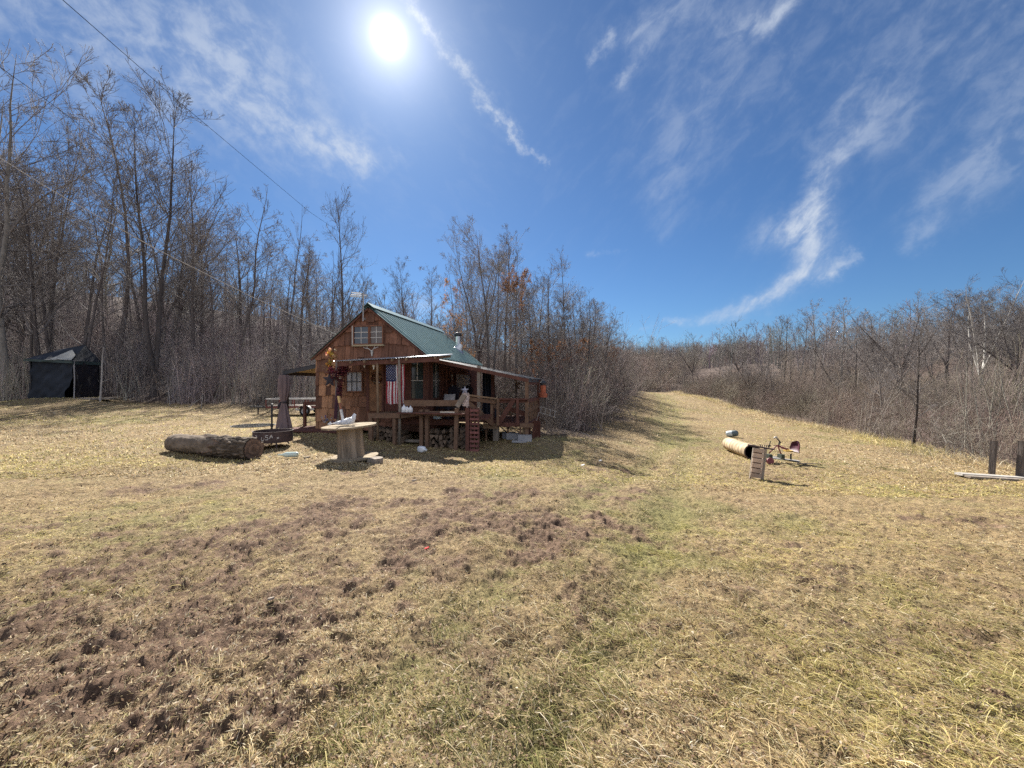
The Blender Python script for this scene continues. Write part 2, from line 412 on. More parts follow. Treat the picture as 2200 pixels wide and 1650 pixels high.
def mud_mask(x, y):
    m = np.zeros(np.shape(x))
    for pts, w, s in MUD:
        q = [flat_pt(*p) for p in pts]
        best = np.full(np.shape(x), 1e9)
        for i in range(len(q) - 1):
            a = np.array(q[i]); ab = np.array(q[i + 1]) - a
            t = np.clip(((x - a[0]) * ab[0] + (y - a[1]) * ab[1]) / (ab @ ab), 0, 1)
            best = np.minimum(best, np.hypot(x - a[0] - t * ab[0], y - a[1] - t * ab[1]))
        m = np.maximum(m, s * np.exp(-(best / w) ** 2))
    n = fbm(x * 2.1, y * 2.1, 4, 5)
    n2 = fbm(x * 0.45, y * 0.45, 3, 9); n3 = fbm(x * 6.5, y * 6.5, 3, 12)
    return np.clip(sstep(m * 0.84 + (n - 0.5) * 1.1 + (n2 - 0.5) * 0.5 + (n3 - .5) * 1.3, 0.16, 0.86), 0, 1)
TRACKS = [[(700, 1640), (1000, 1300), (1230, 1110), (1360, 1000), (1440, 920), (1425, 872), (1412, 852)], [(1180, 1640), (1330, 1330), (1420, 1140), (1460, 1020), (1480, 930), (1448, 875), (1428, 852)]]
def track_mask(x, y):
    best = np.full(np.shape(x), 1e9)
    for tr in TRACKS:
        q = [np.array(flat_pt(*p)) for p in tr]
        for i in range(len(q) - 1):
            a = q[i]; ab = q[i + 1] - a
            t = np.clip(((x - a[0]) * ab[0] + (y - a[1]) * ab[1]) / (ab @ ab), 0, 1)
            best = np.minimum(best, np.hypot(x - a[0] - t * ab[0], y - a[1] - t * ab[1]))
    w = .17 + .012 * np.hypot(x, y)
    return np.exp(-(best / w) ** 2)
def green_mask(x, y):
    n = fbm(x * 0.55 + 3, y * 0.4, 3, 21); n3 = fbm(x * 2.4, y * 2.0, 3, 25)
    return np.clip(sstep(n * 0.6 + n3 * 0.5, 0.56, 0.86) * .8 + .55 * track_mask(x, y), 0, 1)
def relief(x, y, mud):
    """small bumps: trodden clods and hoof prints in the mud, tussocks elsewhere"""
    r = np.hypot(x, y)
    fade = np.clip(1.6 - r / 14, 0.25, 1)
    c1 = fbm(x * 5.2, y * 5.2, 3, 31); c2 = fbm(x * 13, y * 13, 3, 35)
    pit = vnoise(x * 8.1, y * 8.1, 41) * vnoise(x * 11.3 + 9, y * 11.3, 43)
    clod = (c1 - 0.5) * 0.07 + (c2 - 0.5) * 0.082 - sstep(pit, 0.36, 0.62) * 0.02 + (fbm(x * 26, y * 26, 2, 39) - .5) * .045
    tuss = (fbm(x * 3.1, y * 3.1, 3, 51) - 0.5) * 0.06 + (c2 - 0.5) * 0.055 + (c1 - .5) * .03
    roll = (fbm(x * 0.7, y * 0.7, 2, 55) - 0.5) * 0.09
    return (clod * mud + tuss * (1 - mud)) * fade + roll - .06 * track_mask(x, y)

def build_ground():
    front = np.arange(-63, 63.001, 0.15); back = np.arange(66, 294.1, 4.0)
    th = np.radians(np.concatenate([front, back])); na = len(th)
    rs = [0.7]
    while rs[-1] < 900: rs.append(rs[-1] * (1.0075 if rs[-1] < 13 else 1.03))
    rs = np.array(rs); nr = len(rs)
    R, T = np.meshgrid(rs, th, indexing='ij')
    x = (R * np.sin(T)).ravel(); y = (R * np.cos(T)).ravel()
    z = G(x, y); mud = mud_mask(x, y); sd = clear_sd(x, y)
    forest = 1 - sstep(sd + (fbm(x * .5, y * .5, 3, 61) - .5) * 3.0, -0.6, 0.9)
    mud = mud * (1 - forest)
    z = z + relief(x, y, mud)
    far = sstep(np.hypot(x, y), 60, 140); z = z + far * (fbm(x / 30, y / 30, 3, 71) - .5) * 5
    gm = green_mask(x, y) * (1 - mud)
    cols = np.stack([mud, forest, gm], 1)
    idx = np.arange(nr * na).reshape(nr, na)
    a = idx[:-1]; b = idx[1:]
    q = np.stack([a, b, np.roll(b, -1, 1), np.roll(a, -1, 1)], -1).reshape(-1, 4)
    vtx = np.vstack([np.stack([x, y, z], 1), [[0, 0, g(0, 0)]]])
    cols = np.vstack([cols, [[0, 0, 0]]])
    c = len(vtx) - 1
    tri = np.stack([np.full(na, c), idx[0], np.roll(idx[0], -1)], 1)
    me = np_mesh('ground', vtx, [q, tri], cols, smooth=True)
    m = bpy.data.materials.new('field_soil'); m.use_nodes = True; nt = m.node_tree; N = nt.nodes; L = nt.links
    bs = N['Principled BSDF']; bs.inputs['Roughness'].default_value = 0.95; bs.inputs['Specular IOR Level'].default_value = 0.12
    at = N.new('ShaderNodeVertexColor'); at.layer_name = 'Col'; sp = N.new('ShaderNodeSeparateColor'); L.new(at.outputs[0], sp.inputs[0])
    tc = N.new('ShaderNodeTexCoord')
    def noise(s, d=6, r=.65):
        n = N.new('ShaderNodeTexNoise'); n.inputs['Scale'].default_value = s; n.inputs['Detail'].default_value = d; n.inputs['Roughness'].default_value = r
        L.new(tc.outputs['Object'], n.inputs['Vector']); return n
    def mix(f, a, b):
        n = N.new('ShaderNodeMixRGB')
        for i, v in enumerate((f, a, b)):
            if isinstance(v, tuple): n.inputs[i].default_value = v + (1,)
            elif isinstance(v, float): n.inputs[i].default_value = v
            else: L.new(v, n.inputs[i])
        return n.outputs[0]
    def ramp(v, a, b):
        n = N.new('ShaderNodeMapRange'); n.inputs[1].default_value = a; n.inputs[2].default_value = b; L.new(v, n.inputs[0]); return n.outputs[0]
    n1 = noise(1.3); n2 = noise(28, 8, .7); n3 = noise(7)
    straw = mix(ramp(n2.outputs[0], .35, .65), (0.085, 0.056, 0.032), (0.36, 0.275, 0.15))
    straw = mix(ramp(n1.outputs[0], .35, .7), straw, mix(ramp(n2.outputs[0], .35, .65), (0.10, 0.07, 0.038), (0.30, 0.21, 0.11)))
    gr = mix(ramp(n2.outputs[0], .35, .65), (0.075, 0.070, 0.028), (0.25, 0.22, 0.095))
    c1 = mix(sp.outputs[2], straw, gr)
    soil = mix(ramp(n2.outputs[0], .3, .7), (0.046, 0.030, 0.021), (0.185, 0.120, 0.083))
    soil = mix(ramp(n3.outputs[0], .45, .75), soil, (0.22, 0.148, 0.100))
    c2 = mix(sp.outputs[0], c1, soil)
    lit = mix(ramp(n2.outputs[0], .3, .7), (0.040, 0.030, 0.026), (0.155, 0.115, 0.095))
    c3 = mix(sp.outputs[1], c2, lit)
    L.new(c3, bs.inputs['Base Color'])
    bn = N.new('ShaderNodeBump'); bn.inputs['Strength'].default_value = .8; bn.inputs['Distance'].default_value = .03
    n4 = noise(45, 8, .75); L.new(n4.outputs[0], bn.inputs['Height']); L.new(bn.outputs[0], bs.inputs['Normal'])
    o = link_mesh('ground', me, m); tag(o, kind='structure')
    return o
build_ground()

# ------------------------------------------------------------------ dead winter grass
def translucent_attr(name, trans, rough=.7, spec=.2):
    m = bpy.data.materials.new(name); m.use_nodes = True; nt = m.node_tree; N = nt.nodes; L = nt.links
    b = N['Principled BSDF']; b.inputs['Roughness'].default_value = rough; b.inputs['Specular IOR Level'].default_value = spec
    a = N.new('ShaderNodeVertexColor'); a.layer_name = 'Col'; L.new(a.outputs[0], b.inputs['Base Color'])
    t = N.new('ShaderNodeBsdfTranslucent'); L.new(a.outputs[0], t.inputs['Color'])
    ms = N.new('ShaderNodeMixShader'); ms.inputs[0].default_value = trans
    L.new(b.outputs[0], ms.inputs[1]); L.new(t.outputs[0], ms.inputs[2]); L.new(ms.outputs[0], N['Material Output'].inputs['Surface'])
    return m
HOLES = []   # (polygon in x,y) where no grass grows: under the cabin
def in_poly(x, y, poly):
    ins = np.zeros(x.shape, bool); n = len(poly)
    for i in range(n):
        a = poly[i]; b = poly[(i + 1) % n]
        c = ((a[1] > y) != (b[1] > y)); xi = a[0] + (y - a[1]) / (b[1] - a[1] + 1e-12) * (b[0] - a[0]); ins ^= c & (x < xi)
    return ins
PAL = np.array([[.58, .455, .255], [.70, .59, .37], [.44, .315, .175], [.24, .16, .095], [.76, .68, .51]])
GPAL = np.array([[.25, .245, .085], [.38, .34, .13], [.19, .19, .07], [.52, .45, .20]])
def blade_colors(rng, n, gm, x, y):
    c = PAL[rng.choice(5, n, p=[.33, .22, .22, .13, .10])]
    gsel = rng.random(n) < np.clip(gm * .85 + .10, 0, 1)
    c = np.where(gsel[:, None], GPAL[rng.choice(4, n)], c)
    patch = 0.62 + 0.5 * fbm(x * .8, y * .8, 3, 81) + .45 * fbm(x * 6, y * 6, 2, 83)
    yg = sstep(fbm(x * .32 + 7, y * .5 + 3, 3, 95) + .16 * sstep(y, 9, 16) * (x < 0), .46, .68)[:, None] * (rng.random(n) < .65)[:, None]
    c = c * (1 - .55 * yg) + np.array([[.56, .50, .16]]) * .55 * yg
    pk = sstep(fbm(x * .5 + 1, y * .6 + 11, 3, 97), .55, .75)[:, None] * (rng.random(n) < .6)[:, None]
    c = c * (1 - .5 * pk) + np.array([[.36, .23, .15]]) * .5 * pk
    return c * (patch * rng.uniform(.5, 1.32, n))[:, None]
def build_grass():
    rng = np.random.default_rng(4)
    def scatter(n, y0, y1, power=1.0):
        # density falls with distance from the mown foreground
        t = y0 + (y1 - y0) * rng.random(n) ** power
        d = EYE * F / (t - CY); half = d * (1100 / F) * 1.18 + .6
        x = rng.uniform(-1, 1, n) * half
        y = d
        sd = clear_sd(x, y); mud = mud_mask(x, y)
        cl = fbm(x * 7.5, y * 7.5, 2, 87)
        keep = (sd > -.4 + rng.normal(0, .35, n)) & (rng.random(n) > mud * .64) & (rng.random(n) < .25 + 1.6 * sstep(cl, .34, .62))
        for h in HOLES: keep &= ~in_poly(x, y, h)
        x, y, mud = x[keep], y[keep], mud[keep]
        return x, y, mud
    V_, F3, F4, C_ = [], [], [], []; base = 0
    def bend(x, y, mud, L, W, lean, n, segs):
        """n bent blades of segs segments; combed roughly along the wheel tracks"""
        nonlocal base
        z = G(x, y) + relief(x, y, mud) - .004
        comb = 2.6 + 2.2 * (fbm(x * .35, y * .35, 2, 91) - .5)
        az = np.where(rng.random(n) < .5, comb + rng.normal(0, .5, n), rng.uniform(0, 2 * math.pi, n))
        dx, dy = np.cos(az), np.sin(az); sx, sy = -dy, dx
        tw = rng.normal(0, .5, n); sx2 = sx * np.cos(tw); sy2 = sy * np.cos(tw); sz2 = np.sin(tw)
        gm = green_mask(x, y)
        col = blade_colors(rng, n, gm * (1 - mud), x, y)
        col = col * (1 - .38 * mud * (rng.random(n) < .75))[:, None]
        k = 2 * segs + 1
        pts = np.zeros((n, k, 3)); cc = np.repeat(col[:, None], k, 1)
        for s in range(segs + 1):
            t = s / segs
            ang = lean * (0.55 + 0.75 * t)        # from vertical
            hz = L * t * np.cos(np.clip(ang, 0, 1.62)); hr = L * t * np.sin(np.clip(ang, 0, 1.62))
            cxp = x + dx * hr; cyp = y + dy * hr; czp = z + np.maximum(hz, t * .006 + .002)
            w = W * (1 - .55 * t) * .5
            if s < segs:
                pts[:, 2 * s] = np.stack([cxp - sx2 * w, cyp - sy2 * w, czp - sz2 * w], 1)
                pts[:, 2 * s + 1] = np.stack([cxp + sx2 * w, cyp + sy2 * w, czp + sz2 * w], 1)
            else: pts[:, 2 * s] = np.stack([cxp, cyp, czp], 1)
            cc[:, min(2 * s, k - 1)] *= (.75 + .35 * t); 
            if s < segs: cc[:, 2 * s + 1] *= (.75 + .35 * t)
        ids = base + np.arange(n)[:, None] * k
        for s in range(segs - 1):
            F4.append(np.concatenate([ids + 2 * s, ids + 2 * s + 1, ids + 2 * s + 3, ids + 2 * s + 2], 1))
        F3.append(np.concatenate([ids + 2 * (segs - 1), ids + 2 * segs - 1, ids + 2 * segs], 1))
        V_.append(pts.reshape(-1, 3)); C_.append(cc.reshape(-1, 3)); base += n * k
    # near, low matted blades
    x, y, mud = scatter(NEAR_N, 1010, 1760); n = len(x)
    d = np.hypot(x, y)
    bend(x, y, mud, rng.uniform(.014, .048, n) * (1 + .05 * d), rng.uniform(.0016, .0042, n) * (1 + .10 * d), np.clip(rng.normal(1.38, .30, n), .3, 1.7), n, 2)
    # tussocks: longer blades in tufts
    tx, ty, tm = scatter(TUFT_N, 1060, 1760); nt_ = len(tx)
    # thicker on the lower right, as in the photo
    kp = rng.random(nt_) < np.where(tx > .1, .60, .14) * (0.35 + green_mask(tx, ty)); tx, ty, tm = tx[kp], ty[kp], tm[kp]
    rep = 26; n = len(tx) * rep
    x = np.repeat(tx, rep) + rng.normal(0, .035, n); y = np.repeat(ty, rep) + rng.normal(0, .035, n)
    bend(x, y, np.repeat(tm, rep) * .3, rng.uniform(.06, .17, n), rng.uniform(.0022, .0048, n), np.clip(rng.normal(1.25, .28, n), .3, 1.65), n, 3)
    # middle and far field
    x, y, mud = scatter(MID_N, 862, 1030, 1.0); n = len(x); d = np.hypot(x, y)
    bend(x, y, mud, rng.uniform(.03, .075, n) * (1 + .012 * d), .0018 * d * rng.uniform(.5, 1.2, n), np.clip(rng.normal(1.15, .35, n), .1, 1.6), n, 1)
    x, y, mud = scatter(FAR_N, 838, 880, 1.0); n = len(x); d = np.hypot(x, y)
    bend(x, y, mud, rng.uniform(.05, .12, n) * (1 + .006 * d), .0012 * d * rng.uniform(.5, 1.2, n), np.clip(rng.normal(.9, .35, n), .1, 1.5), n, 1)
    # tall pale grass along the edge of the brush
    E = [(CLEAR[i], CLEAR[i + 1]) for i in range(14, 21)]
    q = []
    for a, b in E:
        l = np.hypot(*(b - a)); m = int(l * 420); t = rng.random(m)
        q.append(np.stack([a[0] + (b[0] - a[0]) * t + rng.normal(-.25, .45, m), a[1] + (b[1] - a[1]) * t + rng.normal(-.2, .45, m)], 1))
    q = np.concatenate(q); n = len(q)
    bend(q[:, 0], q[:, 1], np.zeros(n), rng.uniform(.15, .42, n), rng.uniform(.006, .014, n), np.clip(rng.normal(.9, .35, n), .1, 1.5), n, 2)
    me = np_mesh('grass', np.concatenate(V_), [np.concatenate(F4), np.concatenate(F3)], np.concatenate(C_))
    o = link_mesh('grass', me, translucent_attr('dry_grass', .48)); tag(o, 'short straw coloured winter grass with greener tufts over the muddy field', 'grass', kind='stuff')
NEAR_N, TUFT_N, MID_N, FAR_N = 460000, 4200, 360000, 130000

def build_litter():
    """curled dead leaves, clods and crumbs lying on the field and thick under the trees"""
    rng = np.random.default_rng(8)
    n0 = 17000
    t = rng.uniform(868, 1740, n0); d = EYE * F / (t - CY); x = rng.uniform(-1, 1, n0) * (d * 1.5 + .5); y = d
    sd = clear_sd(x, y); k = sd > -.5
    x, y = x[k], y[k]
    # under the trees at the far edges
    m = 26000; fx = rng.uniform(-42, 40, m); fy = rng.uniform(9, 60, m); sd = clear_sd(fx, fy); kk = (sd < .8) & (sd > -16)
    x = np.concatenate([x, fx[kk]]); y = np.concatenate([y, fy[kk]])
    ok = np.ones(len(x), bool)
    for h in HOLES: ok &= ~in_poly(x, y, h)
    x, y = x[ok], y[ok]; n = len(x); d = np.hypot(x, y)
    mud = mud_mask(x, y); z = G(x, y) + relief(x, y, mud)
    s = rng.uniform(.004, .012, n) * (1 + .06 * d); az = rng.uniform(0, 6.283, n); tilt = rng.normal(0, .6, n); curl = rng.uniform(-.2, .8, n)
    u = np.stack([np.cos(az) * np.cos(tilt), np.sin(az) * np.cos(tilt), np.sin(tilt)], 1); w = np.stack([-np.sin(az), np.cos(az), rng.normal(0, .3, n)], 1)
    up = np.cross(u, w)
    c = np.stack([x, y, z + .012 + s * .25], 1)
    S = s[:, None]
    pts = np.stack([c - u * S, c - w * S * .55 + up * S * curl[:, None] * .5, c + u * S, c + w * S * .55 + up * S * curl[:, None] * .5, c], 1)
    ids = np.arange(n)[:, None] * 5
    tris = np.concatenate([np.concatenate([ids + a, ids + b, ids + 4], 1) for a, b in ((0, 1), (1, 2), (2, 3), (3, 0))])
    pal = np.array([[.36, .26, .16], [.27, .17, .10], [.44, .34, .22], [.20, .12, .075], [.36, .25, .17], [.52, .44, .33]])
    col = pal[rng.choice(6, n, p=[.25, .25, .14, .2, .12, .04])] * rng.uniform(.5, 1.0, n)[:, None]
    me = np_mesh('leaf_litter', pts.reshape(-1, 3), [tris], np.repeat(col, 5, 0))
    o = link_mesh('leaf_litter', me, translucent_attr('dead_leaf', .25)); tag(o, 'curled brown dead leaves scattered over the field and under the trees', 'dead leaves', kind='stuff')
# ------------------------------------------------------------------ bare winter trees
def tubes(strands, k):
    """strands: (pts (N,n,3), radii (N,n)) -> verts, quads"""
    p, r = strands; N_, n, _ = p.shape
    t = np.gradient(p, axis=1); t /= np.linalg.norm(t, axis=2, keepdims=True) + 1e-9
    ax = p[:, -1] - p[:, 0]; ax /= np.linalg.norm(ax, axis=1, keepdims=True) + 1e-9
    ref = np.where(np.abs(ax[:, 2:3]) < .8, np.array([[0, 0, 1.]]), np.array([[1., 0, 0]]))
    u = np.cross(t, ref[:, None, :]); u /= np.linalg.norm(u, axis=2, keepdims=True) + 1e-9
    w = np.cross(t, u)
    a = np.arange(k) * 2 * math.pi / k
    v = p[:, :, None, :] + r[:, :, None, None] * (u[:, :, None, :] * np.cos(a)[None, None, :, None] + w[:, :, None, :] * np.sin(a)[None, None, :, None])
    idx = np.arange(N_ * n * k).reshape(N_, n, k)
    A = idx[:, :-1]; B = idx[:, 1:]
    q = np.stack([A, np.roll(A, -1, 2), np.roll(B, -1, 2), B], -1).reshape(-1, 4)
    return v.reshape(-1, 3), q

def grow(rng, par, per, tmin, tmax, ang, lf, nseg, up, wob, rf, rtip, lens=None, bias=1.0):
    """child strands off every parent strand"""
    P_, R_ = par; N_, n, _ = P_.shape
    L_ = np.linalg.norm(np.diff(P_, axis=1), axis=2).sum(1)
    cnt = rng.poisson(per, N_) if np.isscalar(per) else per
    pi = np.repeat(np.arange(N_), cnt); M_ = len(pi)
    t = tmin + (tmax - tmin) * rng.random(M_) ** bias
    f = t * (n - 1); i = np.clip(f.astype(int), 0, n - 2); fr = (f - i)[:, None]
    pos = P_[pi, i] * (1 - fr) + P_[pi, i + 1] * fr
    rad = R_[pi, i] * (1 - fr[:, 0]) + R_[pi, i + 1] * fr[:, 0]
    tan = P_[pi, i + 1] - P_[pi, i]; tan /= np.linalg.norm(tan, axis=1, keepdims=True) + 1e-9
    rv = rng.normal(size=(M_, 3)); rv -= tan * (rv * tan).sum(1, keepdims=True); rv /= np.linalg.norm(rv, axis=1, keepdims=True) + 1e-9
    a = np.clip(rng.normal(ang, .22, M_), .1, 1.9)[:, None]
    d = tan * np.cos(a) + rv * np.sin(a)
    ln = L_[pi] * lf(t) * rng.uniform(.65, 1.25, M_)
    pts = np.zeros((M_, nseg + 1, 3)); pts[:, 0] = pos
    for s in range(nseg):
        d = d + np.array([0, 0, up]) / nseg + rng.normal(0, wob, (M_, 3)); d /= np.linalg.norm(d, axis=1, keepdims=True)
        pts[:, s + 1] = pts[:, s] + d * (ln / nseg)[:, None]
    r0 = np.maximum(np.minimum(rad * rf, ln * .03), rtip)
    tt = np.linspace(0, 1, nseg + 1)[None]
    return pts, np.maximum(r0[:, None] * (1 - tt) ** .8, rtip)

def trunk_strand(rng, H, r, lean, n, wob, top=1.0):
    p = np.zeros((1, n + 1, 3)); d = np.array([lean[0], lean[1], 1.0]); d /= np.linalg.norm(d)
    for s in range(n):
        d = d + rng.normal(0, wob, 3) * np.array([1, 1, .2]) + np.array([0, 0, .06]); d /= np.linalg.norm(d); p[0, s + 1] = p[0, s] + d * H * top / n
    t = np.linspace(0, 1, n + 1)
    rr = r * ((1 - t) ** .95 * .95 + .05); rr[0] *= 1.35
    return p, rr[None]

def tree_proto(seed, form):
    """returns (trunk verts, quads), (crown verts, quads), height ; H is about 18 m"""
    rng = np.random.default_rng(seed); H = 18.0
    tk, cr = [], []
    fine = 0.0048
    if form == 'upright':
        T = trunk_strand(rng, H, .20, rng.normal(0, .03, 2), 12, .035); tk.append((T, 8)); mains = [T]
        B1 = grow(rng, T, np.array([30]), .26, .97, .86, lambda t: .36 * np.sqrt(np.clip(1.06 - t, .02, 1)), 7, .42, .11, .42, .012)
    elif form == 'twin':
        T = trunk_strand(rng, H * .36, .20, rng.normal(0, .03, 2), 6, .02); T[1][:] = np.maximum(T[1], .15); tk.append((T, 9))
        mains = []
        m = 2 + int(rng.integers(0, 2))
        a0 = rng.uniform(0, 6.28)
        for j in range(m):
            az = a0 + j * 6.283 / m; le = rng.uniform(.08, .24)
            S = trunk_strand(rng, H * rng.uniform(.56, .68), .125, (le * math.cos(az), le * math.sin(az)), 9, .05)
            S = (S[0] + T[0][0, -1] - np.array([0, 0, .05]), S[1]); S[1][0, 0] = .13; tk.append((S, 7)); mains.append(S)
        B1 = None
        for S in mains:
            b = grow(rng, S, np.array([19]), .12, .97, .80, lambda t: .58 * np.sqrt(np.clip(1.06 - t, .02, 1)), 7, .40, .11, .40, .011)
            B1 = b if B1 is None else (np.concatenate([B1[0], b[0]]), np.concatenate([B1[1], b[1]]))
        lo = grow(rng, T, np.array([5]), .55, .95, 1.0, lambda t: .30, 7, .35, .12, .4, .011)
        B1 = (np.concatenate([B1[0], lo[0]]), np.concatenate([B1[1], lo[1]]))
    elif form == 'pair':
        T = trunk_strand(rng, H * .10, .20, (0, 0), 3, .01); T[1][:] = np.maximum(T[1], .18); tk.append((T, 9)); mains = []
        a0 = rng.uniform(0, 6.28); B1 = None
        for j in range(2):
            az = a0 + j * math.pi; le = rng.uniform(.02, .07)
            S = trunk_strand(rng, H * (.90 if j else .80), .135, (le * math.cos(az), le * math.sin(az)), 12, .03)
            S = (S[0] + T[0][0, -1] + np.array([.07 * math.cos(az), .07 * math.sin(az), -.1]), S[1]); tk.append((S, 8)); mains.append(S)
            b = grow(rng, S, np.array([22]), .26, .97, .80, lambda t: .44 * np.sqrt(np.clip(1.06 - t, .02, 1)), 7, .45, .10, .40, .011)
            B1 = b if B1 is None else (np.concatenate([B1[0], b[0]]), np.concatenate([B1[1], b[1]]))
    elif form == 'spreading':
        T = trunk_strand(rng, H * .34, .21, rng.normal(0, .05, 2), 5, .03); T[1][:] = np.maximum(T[1], .14); tk.append((T, 9)); mains = []
        m = 4
        a0 = rng.uniform(0, 6.28)
        for j in range(m):
            az = a0 + j * 6.283 / m + rng.normal(0, .3); le = rng.uniform(.35, .75)
            S = trunk_strand(rng, H * rng.uniform(.55, .72), .14, (le * math.cos(az), le * math.sin(az)), 8, .08)
            S = (S[0] + T[0][0, -1] - np.array([0, 0, .05]), S[1]); tk.append((S, 7)); mains.append(S)
        B1 = None
        for S in mains:
            b = grow(rng, S, np.array([15]), .15, .97, .85, lambda t: .50 * np.sqrt(np.clip(1.06 - t, .02, 1)), 7, .25, .13, .45, .011)
            B1 = b if B1 is None else (np.concatenate([B1[0], b[0]]), np.concatenate([B1[1], b[1]]))
    elif form == 'pole':
        T = trunk_strand(rng, H, .12, rng.normal(0, .05, 2), 12, .05); tk.append((T, 7)); mains = [T]
        B1 = grow(rng, T, np.array([26]), .36, .97, .80, lambda t: .25 * np.sqrt(np.clip(1.06 - t, .02, 1)), 6, .45, .12, .42, .010)
    elif form == 'ragged':
        T = trunk_strand(rng, H, .17, rng.normal(0, .05, 2), 12, .07); tk.append((T, 8)); mains = [T]
        B1 = grow(rng, T, np.array([26]), .20, .97, 1.0, lambda t: .27 * np.sqrt(np.clip(1.06 - t, .02, 1)), 6, .35, .15, .42, .011)
    cr.append((B1, 5))
    den = 1.25 if form in ('spreading', 'twin', 'pair') else 1.0
    B2 = grow(rng, B1, 7.5 * den, .10, .97, .66, lambda t: .50 * (1.12 - t * .75), 5, .28, .13, .50, .008); cr.append((B2, 4))
    B3 = grow(rng, B2, 4.4, .12, .97, .62, lambda t: .54 * (1.1 - t * .6), 4, .24, .14, .55, .0055); cr.append((B3, 3))
    B4 = grow(rng, B3, 1.9, .15, .95, .58, lambda t: .60 * (1.1 - t * .5), 2, .15, .12, .6, fine); cr.append((B4, 3))
    def pack(lst):
        V_, Q_, b = [], [], 0
        for s, k in lst:
            v, q = tubes(s, k); V_.append(v); Q_.append(q + b); b += len(v)
        return np.concatenate(V_), np.concatenate(Q_)
    tv, tq = pack(tk); cv, cq = pack(cr)
    return (tv, tq), (cv, cq), float(cv[:, 2].max()), (B2, B3)

bark = mat('grey_bark', (0.115, 0.098, 0.092), rough=.9, var=.45, scale=5, stretch=(3, 3, .7), bump=.7, attr=True, objrand=.30, spec=.15)
twig = mat('grey_twigs', (0.195, 0.175, 0.165), rough=.8, var=.25, scale=2.0, bump=0, attr=True, objrand=.25, spec=.14)
pale_bark = mat('pale_bark', (0.235, 0.215, 0.19), rough=.85, var=.45, scale=3, stretch=(2, 2, .8), bump=.5, attr=True, spec=.2)
PROTO = {}
def proto(form, i):
    key = (form, i)
    if key in PROTO: return PROTO[key]
    (tv, tq), (cv, cq), h, br = tree_proto(hash_seed(form) + i * 7, form)
    # flared foot and rough bark
    a = np.arctan2(tv[:, 1], tv[:, 0])
    tm = np_mesh('trunk', tv, [tq], np.ones((len(tv), 3)), smooth=True)
    cm = np_mesh('crown', cv, [cq], np.ones((len(cv), 3)))
    tm.materials.append(bark); cm.materials.append(twig)
    PROTO[key] = (tm, cm, h, br); return PROTO[key]
def hash_seed(s): return sum(ord(c) * (i + 3) for i, c in enumerate(s))

def plant_tree(name, form, i, loc, height, label, group=None, rz=None, lean=(0, 0), wide=1.0, trunk_mat=None, cat='tree'):
    tm, cm, h, _ = proto(form, i)
    s = height / h
    o = empty(name, loc, label, cat, group)
    o.rotation_euler = (lean[1], lean[0], random.uniform(0, 6.28) if rz is None else rz)
    o.scale = (s * wide, s * wide, s)
    for nm, me in (('trunk', tm), ('crown', cm)):
        c = bpy.data.objects.new(nm, me); COL.objects.link(c); c.parent = o
        if nm == 'trunk' and trunk_mat:
            c.material_slots[0].link = 'OBJECT'; c.material_slots[0].material = trunk_mat
    return o

def at_px(px, d, dz=-.15):
    x = (px - CX) / F * d; return (x, d, g(x, d) + dz)
def tree_px(name, form, i, px, top, d, label, **k):
    """a tree standing at the ground under image column px, d metres away, whose top reaches row top"""
    x, y, z = at_px(px, d)
    H = EYE - (top - CY) / F * d - z
    return plant_tree(name, form, i, (x, y, z), H, label, **k)

random.seed(11)
